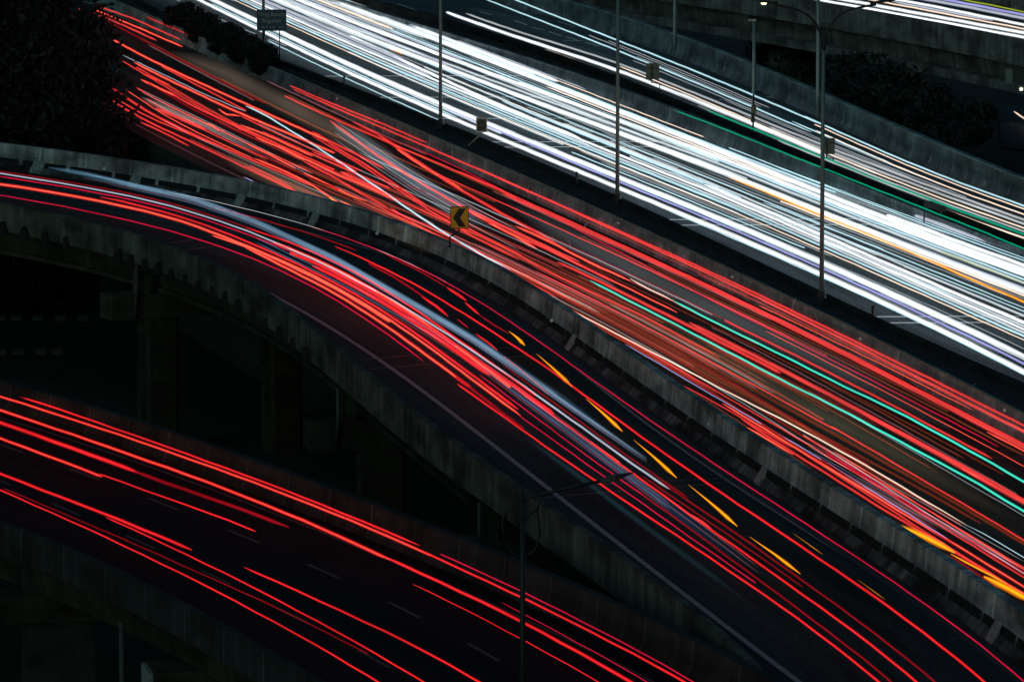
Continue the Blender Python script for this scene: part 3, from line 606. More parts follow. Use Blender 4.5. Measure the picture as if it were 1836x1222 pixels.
for i, (px, py, r_, h_) in enumerate(((330, 12, 1.35, .95), (368, 32, 1.3, .95), (404, 50, 1.25, 1.0), (438, 66, 1.25, 1.05), (472, 84, 1.0, .98))):
    q = P(px, py + 18, 1.3); ctr = (q.x, q.y, 1.25)
    t = thing('median_bush', (q.x, q.y, .5), ['clipped dark bush farthest up the median, cut by the top of the picture', 'second bush of the median row, below the farthest one', 'middle bush of the dark row on the median', 'dark bush on the median just left of the direction sign', 'rounded bush under the direction sign at the near end of the row'][i], 'bush', 'bushes on the median')
    mb = MB(); mb.tube([(q.x, q.y, .45), (q.x, q.y, 1.4)], [.08, .04], 6); mb.build('stem', M['bark'], t)
    leaves(ctr, (r_, r_ * 1.6, h_), 5200, .1, .5, 20 + i).build('foliage', M['leaf'], t, fix=False)
for i, (px, py, Yt, r_, lb) in enumerate(((1560, 150, 372, 2.6, 'dim green tree under the flyover with the brightest upper leaves'), (1490, 140, 392, 2.8, 'dark green tree beyond the upper barrier, behind the thin pole'), (1625, 175, 362, 2.4, 'dim green tree under the flyover, lower right of the brighter one'), (1540, 195, 366, 2.2, 'low dark bushy tree just over the upper barrier'), (1700, 215, 352, 2.0, 'small dark tree farthest right under the flyover'), (1425, 105, 405, 2.4, 'dark tree left of the thin pole, below the flyover edge'))):
    c = PY(px, py, Yt); tree((c.x, c.y, -9), c, (r_ * 1.5, r_ * 1.4, r_ * .85), 1000, .24, lb, 40 + i, 'leaf2', 'palm_like_tree', 'trees below the flyover')
# ------------------------------------------------------------------ light trails
PAL = {  # core colour, core strength, halo colour, halo strength, core share of the width
    'W': ((1, 1, 1), 1.2, (.82, .91, .95), .52, .36), 'X': ((.88, .052, .044), .80, (.85, .026, .028), .25, .45), 'Z': ((1, .085, .055), .92, (1, .008, .012), .32, .42), 'P': ((.70, .78, .82), .8, (.5, .6, .66), .26, .4),
    'F': ((.85, .11, .085), .11, (.8, .08, .07), .08, .5), 'I': ((.55, .22, .24), .10, (.5, .15, .17), .07, .5), 'J': ((.5, .10, .03), .10, (.4, .07, .02), .08, .5), 'U': ((.20, .44, .72), .10, (.13, .32, .55), .07, .5), 'A': ((.68, .74, .77), .14, (.5, .6, .66), .08, .5), 'C': ((.58, .86, .97), .92, (.25, .48, .56), .2, .5), 'K': ((1, .84, .70), 1.0, (.6, .36, .22), .25, .55),
    'L': ((.55, .6, .72), .75, (.4, .45, .55), .12, .6), 'V': ((.36, .37, .78), .95, (.2, .2, .5), .12, .7), 'G': ((.5, .52, .54), .85, (.3, .34, .36), .12, .55),
    'R': ((1, .028, .030), .78, (1, .008, .018), .26, .48), 'H': ((1, .17, .085), .98, (1, .016, .02), .36, .38), 'S': ((.92, .075, .062), .72, (.8, .035, .04), .24, .5),
    'D': ((.30, .004, .010), .8, (.3, .003, .008), .15, .55), 'M': ((.68, .008, .05), .85, (.5, .003, .03), .2, .6), 'Y': ((1, .47, .012), 1.0, (.9, .24, .0), .5, .34),
    'T': ((.06, .86, .62), .92, (.03, .5, .38), .25, .62), 'E': ((.0, .42, .22), .8, (0, .25, .14), .12, .65), 'B': ((.16, .022, .008), .8, (.16, .02, .006), .2, .4), 'Q': ((.45, .55, .02), .9, (.3, .3, 0), .12, .6)}
CM = {}
for k_, (cc, cs, hc, hs, sh) in PAL.items():
    CM[k_] = [lamp_mat('trail_core_' + k_, cc, cs, k_ in 'FIJUA', .3 if k_ in 'RSDMFIJUA' else .15, k_ not in 'FIJUA'), lamp_mat('trail_halo_' + k_, hc, hs * .5, True, .2, False)]
NAMEC = {'X': 'red', 'Z': 'bright-red', 'F': 'coral', 'I': 'pinkish', 'J': 'ochre-red', 'U': 'blue', 'A': 'silvery', 'P': 'steel-white', 'W': 'white', 'C': 'icy', 'K': 'cream', 'L': 'lilac', 'V': 'violet', 'G': 'greyish', 'R': 'red', 'H': 'orange-hot', 'S': 'salmon', 'D': 'dark-red', 'M': 'crimson', 'Y': 'amber', 'T': 'turquoise', 'E': 'green', 'B': 'rusty', 'Q': 'yellow-green'}
TR = []; FINE = MB()
def emit(pts, wpx, col, fam, key, taper=None, wob=.007):
    """pts in the world; wpx picture width turned into a real lamp width at that distance"""
    if len(pts) < 2: return
    if fam == 'red' and col == 'R': col = 'X'
    if fam == 'low' and col == 'H': col = 'Z'
    mid = pts[len(pts) // 2]; r = wpx / 2 * mid.y / F; m = len(pts)
    ph = random.uniform(0, 99)
    pts = [p + Vector((0, 0, wob * (math.sin(p.y * 1.3 + ph) + .7 * math.sin(p.y * .53 + ph * 2)))) for p in pts]
    if taper == 'point': rs = [r * (.1 + .9 * math.sin(math.pi * min(1, (1 - k / (m - 1)) ** 1.7 * .92 + .04)) ** .8) if False else r * max(.08, (1 - k / (m - 1)) ** .9 * (1 if k > m * .12 else .35 + .65 * k / (m * .12))) for k in range(m)]
    else:
        e = random.choice((.02, .04, .08)) * m; rs = [r * min(1, .3 + .7 * min(k + .5, m - .5 - k) / max(e, .6)) for k in range(m)]
    rs = list(rs); sh = PAL[col][4]; mb = MB()
    a, b = (pts[1] - pts[0]), (pts[-1] - pts[-2])
    def ends(q):
        return [q * rs[0] * .35] + [q * x for x in rs[1:-1]] + [q * rs[-1] * .35]
    if fam == 'white': rs = [q * .80 for q in rs]
    mb.tube(pts, ends(sh), 7, 0); mb.tube(pts, ends(sh * .5 + .5), 8, 1); mb.tube(pts, ends(1.08), 8, 1)
    if col in 'FIJUA':                       # fine strands nobody could count: gathered into one object
        k = 'FIJUA'.index(col) * 2; b0 = len(FINE.v); FINE.v += mb.v
        for f_, u_, m_ in zip(mb.f, mb.uv, mb.mi): FINE.face([q + b0 for q in f_], u_, m_ + k)
        return
    o = mb.build('light_trail', CM[col], None, True); TR.append((o, fam, key, col, wpx, len(pts)))
    return o
YS = np.arange(430, 138, -2.0)
def fam_curve(GL, GR, picks, low=False, z=Z7, ys=YS):
    ts = []
    for x, y in picks:
        p = PL(x, y, z) if low else P(x, y, z); a, b = float(GL(p.y)), float(GR(p.y)); ts.append((p.y, (p.x - a) / (b - a)))
    ts.sort(); t = np.interp(ys, [q[0] for q in ts], [q[1] for q in ts])
    k = 9; t = np.convolve(np.pad(t, k // 2, mode='edge'), np.ones(k) / k, 'valid')
    X = GL(ys) * (1 - t) + GR(ys) * t
    return [Vector((float(x), float(Y), (zlow(Y) if low else 0) + z)) for x, Y in zip(X, ys)], float(t.mean())
def T(fam, picks, col, w, x0=-90, x1=1930, **kw):
    GL, GR, low = FAM[fam]; pts, t = fam_curve(GL, GR, picks, low)
    q = [(p, proj(p)) for p in pts]
    # cut at the wanted picture columns, with exact ends
    out = []
    for (p, a), (p2, b) in zip(q[:-1], q[1:]):
        if a[0] >= x0 and a[0] <= x1 and a[1] > -70 and a[1] < 1300: out.append(p)
        for xe in (x0, x1):
            if (a[0] - xe) * (b[0] - xe) < 0: out.append(p.lerp(p2, (xe - a[0]) / (b[0] - a[0])))
    emit(out, w, col, fam, t, **kw)
def TP(fam, pxs, col, w, z=Z7, low=False, key=.5, **kw):
    """a trail that follows its own path (lane changes, blinkers)"""
    g = [PL(x, y, z) if low else P(x, y, z) for x, y in pxs]
    ds = [0]
    for a, b in zip(g[:-1], g[1:]): ds.append(ds[-1] + (b - a).length)
    n = max(4, int(ds[-1] / 1.5)); s = np.linspace(0, ds[-1], n * 3 + 1)
    co_ = [np.interp(s, ds, [v[i] for v in g]) for i in range(3)]
    if len(g) > 2:
        kk = max(1, min(len(s) // 8, int(6 / (ds[-1] / len(s))))) | 1
        for i in range(3):
            lo = 2 * co_[i][0] - co_[i][1:kk // 2 + 1][::-1]; hi = 2 * co_[i][-1] - co_[i][-kk // 2:-1][::-1][:kk // 2]
            c_ = np.concatenate([lo, co_[i], hi]); sm = np.convolve(c_, np.ones(kk) / kk, 'valid')
            if len(sm) == len(co_[i]): co_[i] = sm
    pts = [Vector((float(co_[0][j]), float(co_[1][j]), float(co_[2][j]))) for j in range(0, len(s), 3)]
    if pts[0].y < pts[-1].y: pts = pts[::-1]
    if kw.get('taper') == 'point': pts = pts[::-1]
    emit(pts, w, col, fam, key, **kw)
g_RRt = Guide([(260, 30), (347, 65), (520, 155), (765, 258), (920, 328), (1095, 414), (1380, 538), (1520, 610), (1630, 663), (1836, 762)], Z7)
g_RLt = Guide([(200, 190), (250, 217), (337, 261), (460, 322), (650, 400), (735, 438), (919, 520), (1020, 580), (1110, 634), (1195, 690), (1380, 800), (1500, 880), (1580, 932), (1690, 1005), (1836, 1100)], Z7)
g_PRt = Guide([(-120, 284), (0, 300), (225, 328), (460, 378), (585, 421), (710, 471), (919, 579), (970, 612), (1170, 747), (1412, 916), (1630, 1069), (1836, 1208)], Z7)
g_PLt = Guide([(-120, 334), (0, 350), (150, 373), (275, 406), (459, 466), (585, 528), (735, 628), (919, 756), (1070, 857), (1147, 914), (1380, 1088), (1555, 1222), (1700, 1335)], Z7)
g_LRt = Guide([(-60, 682), (0, 699), (120, 734), (250, 784), (459, 855), (610, 917), (750, 976), (925, 1057), (1220, 1212), (1300, 1257)], Z7, True)
g_LLt = Guide([(-60, 853), (0, 878), (82, 915), (212, 973), (459, 1096), (675, 1220), (760, 1270)], Z7, True, 3)
g_ULt = Guide([(700, -10), (800, 25), (975, 90), (1105, 137), (1380, 250), (1505, 305), (1658, 363), (1836, 427)], Z7)
g_URt = Guide([(850, -34), (935, 0), (1105, 72), (1380, 183), (1473, 226), (1655, 303), (1836, 367)], Z7)
FAM = {'white': (g_WLt, g_WRt, False), 'red': (g_RLt, g_RRt, False), 'ramp': (g_PLt, g_PRt, False), 'low': (g_LLt, g_LRt, True), 'upper': (g_ULt, g_URt, False)}
# --- white-lit highway: headlights coming towards us (picks at three picture columns)
w = lambda *a, **k: T('white', *a, **k)
w([(650, 154)], 'C', 3.4, 480, 790); w([(650, 141.5), (1300, 416), (1700, 598)], 'W', 9); w([(650, 136), (1300, 411)], 'C', 4, 380, 820)
w([(1300, 405), (1700, 585.5)], 'V', 5.5, 800); w([(650, 126), (1300, 395), (1700, 574)], 'W', 10.5); w([(1300, 399.5), (1700, 579)], 'P', 5, 880)
w([(650, 130)], 'P', 6, 330, 900); w([(1300, 421), (1700, 602)], 'C', 4, 1200, 1930)
w([(650, 105), (1300, 373), (1700, 549)], 'K', 3.2); w([(650, 98.5), (1300, 365), (1700, 543)], 'C', 5); w([(650, 94), (1300, 359), (1700, 537)], 'P', 5.5)
w([(650, 88.5), (1300, 353), (1700, 532)], 'W', 5); w([(650, 84)], 'L', 7, 420, 770); w([(650, 77)], 'L', 9, 400, 740); w([(1300, 345), (1700, 521)], 'W', 8, 1262)
w([(1250, 324)], 'C', 5, 900, 1262); w([(1300, 349), (1700, 527)], 'P', 6, 1130); w([(1300, 338), (1700, 510)], 'P', 6, 1010); w([(1300, 341)], 'P', 5, 760, 1290)
w([(1300, 330), (1700, 497)], 'C', 3.2); w([(1700, 503)], 'C', 4, 1450)
TP('white', [(625, 64), (690, 93), (740, 117), (790, 140), (850, 168), (930, 203), (1040, 248)], 'W', 7, key=.42)
TP('white', [(697, 86), (710, 91.5), (722, 97)], 'Y', 4.5, key=.55)
TP('white', [(1306, 318), (1345, 332), (1400, 356), (1480, 389), (1600, 438), (1700, 482), (1760, 509), (1836, 541), (1900, 568)], 'Y', 6, z=1.0, key=.56)
w([(650, 64), (1300, 309.5), (1700, 471)], 'W', 10); w([(650, 69), (1300, 304)], 'P', 6, 400, 1340); w([(1700, 477)], 'K', 6, 1400); w([(1700, 465)], 'L', 7, 1450)
w([(650, 58), (1300, 297), (1700, 455.5)], 'P', 7); w([(650, 54)], 'L', 7, 400, 800); w([(1300, 291), (1700, 450)], 'C', 5.5, 700); w([(650, 47), (1300, 285), (1700, 443)], 'W', 8)
w([(1300, 281)], 'K', 4, 980, 1420); w([(650, 42)], 'P', 6, 420, 900); w([(650, 31)], 'K', 7, 400, 705); w([(650, 36)], 'L', 5, 420, 830)
w([(650, 21), (1300, 274.5), (1700, 435)], 'W', 10.5); w([(650, 26)], 'P', 6, 420, 760); w([(1300, 269)], 'C', 6, 760, 1500); w([(650, 13), (1100, 185)], 'W', 8, 430, 1000)
w([(650, 17)], 'P', 6, 430, 960); w([(1700, 441)], 'P', 7, 1440); w([(1306, 264), (1700, 418)], 'C', 4, 1306); w([(1200, 222), (1262, 246)], 'K', 3, 960, 1262)
w([(1050, 160)], 'L', 3.5, 820, 1050); w([(1700, 426)], 'W', 8, 1590); w([(1660, 412)], 'K', 3.2, 1652); w([(1700, 408)], 'L', 11, 1640); w([(1780, 436)], 'G', 10, 1650)
w([(1690, 453), (1760, 478)], 'Q', 2.8, 1684, 1840); w([(900, 143)], 'P', 6, 700, 1180); w([(900, 178)], 'K', 3, 800, 1240)
w([(900, 213)], 'P', 5, 620, 1010); w([(1100, 215)], 'P', 6, 930, 1290); w([(1100, 262)], 'C', 4, 960, 1330)
# --- upper road
u = lambda *a, **k: T('upper', *a, **k)
u([(1105, 72), (1380, 183)], 'C', 4.2, 880, 1470); u([(1473, 222), (1655, 302)], 'C', 4.6, 1440); u([(1105, 90), (1380, 205)], 'C', 4, 860, 1455)
u([(920, 55), (1105, 112), (1380, 222), (1700, 345)], 'G', 5.5, 835); u([(920, 65), (1105, 125), (1380, 235)], 'W', 6.5, 800, 1480); u([(1183, 148), (1380, 231), (1700, 360)], 'K', 3.4, 1110)
u([(1380, 238), (1700, 366)], 'G', 4, 1200); u([(1105, 137), (1380, 250), (1658, 363)], 'K', 4.2, 975); u([(1473, 228), (1655, 308)], 'K', 3, 1460); u([(1473, 238), (1655, 318)], 'K', 3.4, 1463)
u([(1480, 243), (1560, 278)], 'C', 3.5, 1420, 1600); u([(1150, 97), (1330, 172)], 'G', 1.6, 1090, 1380); u([(1500, 278), (1700, 352)], 'G', 6, 1380)
TP('upper', [(1209, 198), (1290, 228), (1380, 264), (1487, 306), (1570, 339), (1658, 374), (1750, 410), (1836, 446), (1900, 472)], 'E', 3.2, z=1.7, key=-.3)
TP('upper', [(1268, 198), (1320, 219), (1380, 243), (1470, 280), (1560, 316), (1640, 347), (1710, 374), (1836, 420), (1900, 444)], 'E', 4.2, z=1.7, key=.05)
TP('upper', [(1395, 252), (1470, 282), (1560, 318), (1640, 349), (1690, 367)], 'G', 4.5, z=1.6, key=.07)
# --- flyover
for pts, c_, w_ in (([(1440, -6), (1485, 3), (1580, 20), (1700, 42), (1836, 67), (1930, 86)], 'W', 5.5), ([(1480, -6), (1560, 8), (1700, 34), (1836, 59), (1930, 78)], 'W', 6), ([(1540, -4), (1600, 7), (1700, 26), (1836, 52), (1930, 71)], 'K', 4), ([(1570, -6), (1640, 5), (1740, 25), (1836, 45), (1930, 64)], 'W', 5), ([(1600, 3), (1690, 20), (1780, 37)], 'L', 5), ([(1630, -6), (1720, 10), (1836, 33), (1930, 52)], 'L', 7), ([(1670, -5), (1760, 12), (1836, 27), (1930, 46)], 'V', 6), ([(1700, -6), (1728, 0), (1790, 12), (1836, 22), (1930, 41)], 'Q', 3)):
    TP('fly', pts, c_, w_, z=.9, key=len(TR))
TP('service', [(1818, 200), (1836, 212), (1880, 240)], 'K', 4, z=-8.2)
# --- red carriageway: tail lights going away
r = lambda *a, **k: T('red', *a, **k)
TP('red', [(262, 30), (300, 46), (352, 68)], 'H', 4.5, key=.98)
TP('red', [(140, 16), (190, 32), (240, 54), (281, 73)], 'S', 4.2, key=.80); TP('red', [(172, 10), (240, 34), (325, 72)], 'R', 3.4, key=.9); TP('red', [(170, 18), (237, 45), (327, 84)], 'H', 4, key=.86)
r([(560, 172), (700, 227)], 'R', 3.6, 520, 766); r([(560, 176), (700, 235), (1280, 490), (1700, 695)], 'R', 4.6, 525); r([(1280, 495), (1700, 704)], 'S', 5, 850)
r([(460, 178)], 'D', 3, 180, 476); r([(250, 98), (460, 195), (520, 221)], 'H', 5.2, 200, 588); r([(300, 125), (420, 187)], 'R', 3.4, 288, 440); r([(250, 118), (460, 216), (560, 256)], 'H', 5.4, 240, 600)
r([(560, 196), (700, 257), (820, 307)], 'R', 4, 510, 930); r([(700, 257), (1280, 520), (1700, 731)], 'S', 7.5, 900); r([(1280, 516), (1700, 726)], 'R', 4.6, 820); r([(1700, 737)], 'H', 4, 1770)
TP('red', [(632, 219), (655, 229), (679, 241), (711, 264), (760, 297), (820, 337), (900, 383), (1000, 437)], 'R', 6, key=.72); TP('red', [(711, 267), (745, 290), (790, 317), (830, 341)], 'H', 5, key=.72)
r([(660, 238), (720, 256)], 'D', 3, 640, 722); r([(720, 256), (820, 298), (1280, 542), (1700, 752)], 'M', 2.3, 720, 1790)
TP('red', [(591, 216), (620, 237), (656, 264), (695, 291), (734, 315), (780, 343), (820, 366), (900, 405), (1000, 455), (1110, 510)], 'S', 5.6, key=.6); TP('red', [(688, 286), (715, 304), (737, 318)], 'H', 4, key=.6)
TP('red', [(840, 378), (880, 400), (925, 424), (962, 446)], 'H', 6, key=.58); TP('red', [(925, 405), (1000, 440), (1065, 475), (1130, 503)], 'H', 5, key=.63); TP('red', [(870, 390), (960, 432), (1040, 470)], 'S', 5, key=.62)
TP('red', [(560, 236), (588, 252), (640, 277), (688, 302)], 'R', 5.4, key=.55); TP('red', [(586, 254), (620, 275), (660, 298), (710, 332), (766, 370)], 'R', 5, key=.5); TP('red', [(560, 244), (640, 291), (700, 331), (757, 369), (850, 425), (930, 466)], 'R', 3.6, key=.48)
TP('red', [(730, 330), (770, 347), (820, 372), (930, 424), (1060, 487)], 'D', 3, key=.57); TP('red', [(766, 369), (810, 394), (880, 430), (1000, 495), (1150, 565), (1290, 640)], 'R', 4, key=.47)
TP('red', [(560, 272), (600, 288), (640, 308)], 'S', 4.5, key=.42); TP('red', [(612, 308), (650, 327), (690, 347)], 'S', 11, key=.4); TP('red', [(640, 322), (690, 345), (707, 358)], 'H', 4.4, key=.38)
TP('red', [(545, 284), (600, 311), (660, 336), (707, 358)], 'H', 4.2, key=.35); TP('red', [(545, 290), (600, 318), (650, 348), (696, 373)], 'R', 5, key=.33); TP('red', [(500, 262), (545, 287)], 'H', 5.5, key=.35)
TP('red', [(545, 310), (590, 332), (628, 350), (658, 361)], 'H', 4.4, key=.2); TP('red', [(530, 315), (565, 335), (598, 358), (620, 371)], 'H', 4, key=.1); TP('red', [(610, 360), (630, 370), (652, 382)], 'H', 4, key=.12); TP('red', [(590, 354), (610, 366)], 'Y', 2.5, key=.1)
TP('red', [(658, 361), (720, 391), (790, 425), (850, 455), (920, 492)], 'S', 2.6, key=.15); TP('red', [(650, 350), (700, 378), (760, 409), (840, 448), (920, 488)], 'D', 5, key=.2); TP('red', [(700, 372), (740, 400), (800, 428), (900, 480), (1000, 534)], 'S', 3, key=.25); TP('red', [(690, 372), (760, 402), (850, 447), (940, 492), (1050, 553)], 'R', 3.4, key=.3)
TP('red', [(253, 143), (285, 158), (321, 175)], 'H', 5, key=.5); r([(321, 177), (376, 205), (460, 241)], 'R', 4.4, 300, 600); TP('red', [(253, 131), (280, 143), (304, 152)], 'R', 3.6, key=.55)
TP('red', [(392, 197), (403, 203), (412, 208), (420, 207), (430, 211)], 'H', 4, key=.5, wob=.05); TP('red', [(418, 222), (432, 229), (440, 234), (447, 234)], 'H', 4, key=.45, wob=.05); TP('red', [(432, 224), (470, 239), (500, 252), (560, 280)], 'H', 4.2, key=.45); TP('red', [(459, 247), (500, 264), (560, 292)], 'H', 4.4, key=.4)
r([(250, 162), (380, 225), (460, 265)], 'S', 3.6, 245, 560); TP('red', [(370, 222), (385, 229), (397, 235), (402, 235)], 'H', 4.4, key=.35, wob=.04); TP('red', [(445, 259), (480, 276), (530, 302)], 'H', 4.2, key=.35)
TP('red', [(280, 195), (320, 211), (368, 232)], 'S', 8, key=.3); r([(240, 185), (460, 290), (520, 316)], 'R', 5.5, 200, 560); TP('red', [(457, 284), (480, 294), (505, 304), (540, 322)], 'H', 5, key=.2)
r([(240, 198), (391, 260)], 'R', 3.4, 200, 391); r([(240, 206), (320, 242), (460, 309), (500, 330)], 'R', 4.2, 200, 530); TP('red', [(252, 219), (290, 236), (339, 262)], 'R', 3.6, key=0.0); TP('red', [(440, 297), (470, 312), (510, 334), (540, 348)], 'S', 4, key=.05); TP('red', [(449, 297), (490, 317), (525, 338)], 'R', 3, key=.06)
r([(300, 170), (420, 232)], 'D', 3, 260, 470); r([(300, 200), (420, 258)], 'R', 2.6, 262, 480); r([(360, 226), (470, 280)], 'D', 3.4, 300, 620); r([(500, 250), (560, 276)], 'R', 3.6, 470, 700); r([(480, 232), (600, 285)], 'R', 3.2, 430, 650)
TP('red', [(220, 99), (300, 137), (360, 166), (420, 192), (441, 200)], 'L', 1.6, key=.6)
TP('red', [(441, 190), (470, 203), (500, 221), (530, 240), (560, 258), (620, 298), (690, 345), (750, 387), (806, 423), (860, 455), (916, 485)], 'C', 4.2, key=.4)
TP('red', [(768, 420), (806, 441), (860, 468), (915, 495), (980, 532), (1060, 575), (1160, 626), (1300, 700), (1450, 776), (1560, 838), (1735, 942)], 'K', 3.2, z=1.0, key=.12)
TP('red', [(1735, 942), (1780, 965), (1836, 999), (1880, 1024)], 'C', 2, key=.13); TP('red', [(437, 317), (450, 323), (463, 331)], 'V', 2, key=-.05)
TP('red', [(1130, 500), (1165, 519), (1208, 539)], 'K', 3.2, z=1.0, key=.68); TP('red', [(1206, 538), (1280, 577), (1380, 625), (1500, 686), (1600, 733), (1700, 786), (1800, 842), (1836, 864), (1900, 900)], 'T', 4.6, z=1.0, key=.6)
TP('red', [(1058, 503), (1150, 550), (1280, 617), (1400, 680), (1500, 730), (1600, 783), (1700, 838), (1740, 857), (1836, 917), (1900, 953)], 'T', 4.6, z=1.0, key=.45)
r([(1280, 565), (1700, 779)], 'R', 4.6, 1300, 1778); r([(1280, 563)], 'D', 2.6, 950, 1300); r([(1280, 586), (1700, 795)], 'B', 3, 1040, 1800); r([(1280, 601), (1700, 823)], 'S', 9, 1236); r([(1280, 608), (1700, 829)], 'R', 6, 1000, 1400); r([(1500, 715), (1700, 818)], 'R', 4, 1380)
TP('red', [(1725, 840), (1760, 858), (1800, 880)], 'H', 5, key=.42); TP('red', [(1550, 742), (1600, 769), (1615, 777)], 'H', 3.4, key=.42); r([(1280, 623)], 'B', 2.4, 1000, 1485)
r([(1280, 652), (1700, 884)], 'R', 3.6, 960, 1500); r([(1500, 770), (1700, 886)], 'R', 4, 1490); r([(1280, 661), (1700, 892)], 'B', 6, 880); r([(1280, 671)], 'B', 7, 900, 1640); r([(1280, 680), (1700, 901)], 'B', 5, 920, 1760); r([(1280, 666)], 'D', 2.4, 900, 1560); r([(1280, 684)], 'D', 2.6, 930)
r([(1280, 699.5), (1500, 826), (1700, 950)], 'R', 3, 950); r([(1500, 818), (1700, 934)], 'S', 3.6, 1440); r([(1280, 711), (1500, 838)], 'V', 2, 1120, 1700); r([(1280, 706)], 'D', 4, 1050, 1500); r([(1600, 880)], 'G', 2.4, 1440); r([(1600, 886), (1700, 942)], 'M', 4, 1480)
TP('red', [(1217, 687), (1270, 715), (1330, 749), (1420, 802)], 'R', 3, key=.02); TP('red', [(1296, 723), (1360, 762), (1440, 811), (1560, 884), (1700, 968), (1836, 1051), (1880, 1078)], 'H', 5, key=.05); TP('red', [(1330, 752), (1440, 822), (1560, 898), (1700, 982), (1836, 1064), (1880, 1090)], 'R', 5, key=.03)
TP('red', [(1340, 766), (1385, 792), (1422, 815)], 'H', 5, key=.01); r([(1600, 915)], 'R', 4, 1450); r([(1600, 905)], 'D', 4, 1460)
TP('red', [(1540, 905), (1560, 917), (1572, 922)], 'Y', 2.6, key=.0)
TP('red', [(1606, 940), (1640, 953), (1670, 968), (1712, 990)], 'Y', 12, key=.0); TP('red', [(1705, 993), (1760, 1022), (1805, 1046)], 'Y', 4, key=.02); TP('red', [(1765, 1033), (1800, 1050), (1850, 1078)], 'Y', 13, key=-.01)
TP('red', [(1580, 930), (1650, 975), (1720, 1022), (1780, 1062), (1850, 1106)], 'M', 4, key=-.02); TP('red', [(1690, 990), (1740, 1022), (1790, 1055)], 'D', 9, key=0)
r([(1280, 472)], 'S', 2.6, 1360, 1930) if False else None
# --- ramp
p_ = lambda *a, **k: T('ramp', *a, **k)
p_([(0, 350), (275, 406), (585, 528)], 'M', 2.8, -90, 760); p_([(735, 628), (919, 757), (1147, 915)], 'R', 4.2, 820); p_([(460, 379), (919, 579), (1412, 917)], 'M', 2.6, 560); p_([(460, 379)], 'G', 1.5, 300, 800)
p_([(0, 331), (225, 367), (459, 452), (580, 506)], 'H', 6.6, -90, 700); p_([(300, 385), (459, 459), (580, 515), (697, 588), (760, 633), (846, 696)], 'H', 6, 440, 846); p_([(846, 696), (937, 768)], 'D', 6, 700, 937)
p_([(225, 360), (459, 443), (585, 500), (760, 608), (929, 733)], 'R', 4.4, 180, 929); p_([(459, 448), (585, 507), (760, 615), (934, 745)], 'H', 5.2, 380, 934); p_([(150, 340), (300, 372), (459, 430)], 'M', 3, -20, 520)
p_([(495, 435), (585, 475), (760, 578), (870, 660), (915, 694)], 'H', 6.6, 490, 915); p_([(620, 505), (760, 590), (878, 672)], 'R', 8, 560, 878); p_([(585, 480), (760, 582), (900, 676), (993, 741)], 'R', 7.5, 520, 993); p_([(460, 413), (585, 463), (760, 568), (850, 628)], 'R', 4, 440, 960)
p_([(0, 311), (225, 348), (459, 422), (580, 476), (760, 573), (850, 630), (1010, 740), (1198, 876)], 'L', 4, -90, 1200)
p_([(225, 343), (459, 417)], 'D', 3, -90, 500); p_([(460, 391), (655, 468), (760, 517), (850, 577), (920, 616), (1025, 690), (1346, 919), (1630, 1114)], 'R', 4.2, 600); p_([(460, 391)], 'D', 3, 380, 640)
p_([(585, 440), (678, 478), (760, 534), (795, 561)], 'D', 4.4, 660, 800); TP('ramp', [(757, 532), (780, 547), (803, 566)], 'R', 5, key=.75)
TP('ramp', [(802, 516), (820, 527), (836, 539)], 'R', 5.5, key=.85); TP('ramp', [(834, 542), (846, 552), (859, 564)], 'R', 4.6, key=.84); TP('ramp', [(690, 455), (760, 490), (803, 516)], 'D', 3, key=.86); TP('ramp', [(859, 564), (885, 582), (912, 598)], 'D', 4, key=.84)
TP('ramp', [(853, 598), (875, 614), (892, 628)], 'R', 3, key=.7); TP('ramp', [(903, 638), (940, 668), (983, 706)], 'S', 1.8, key=.65); TP('ramp', [(820, 572), (840, 588)], 'M', 2, key=.72)
p_([(960, 722), (993, 742), (1048, 785), (1233, 918), (1380, 1025)], 'R', 4.4, 940); TP('ramp', [(1046, 784), (1080, 807), (1112, 829)], 'S', 4, key=.5); TP('ramp', [(1240, 922), (1260, 935), (1275, 947)], 'S', 3, key=.5)
p_([(920, 716), (1163, 895)], 'M', 2.4, 860, 1163); p_([(950, 758), (1080, 850), (1355, 1046)], 'M', 2.6, 930, 1356); p_([(1198, 916), (1380, 1056), (1598, 1222)], 'D', 4, 1100); p_([(1010, 733), (1233, 892)], 'D', 3, 900, 1234); p_([(1300, 940), (1380, 999), (1500, 1085)], 'D', 4, 1180)
p_([(1300, 952), (1380, 1012)], 'D', 3, 1150, 1440)
for a, b in (((912, 593), (941, 619)), ((962, 634), (1026, 693)), ((1050, 714), (1116, 773)), ((1136, 788), (1213, 856)), ((1234, 868), (1322, 943)), ((1343, 961), (1435, 1028))):
    TP('ramp', [a, (a[0] * .5 + b[0] * .5 + 1, a[1] * .5 + b[1] * .5 - .8), b], 'Y', 8.5, key=.78, taper='point', wob=0)
for a, b in (((1420, 954), (1475, 993)), ((1536, 1037), (1587, 1074))): TP('ramp', [a, ((a[0] + b[0]) / 2, (a[1] + b[1]) / 2), b], 'Y', 1.3, key=.9, taper='point', wob=0)
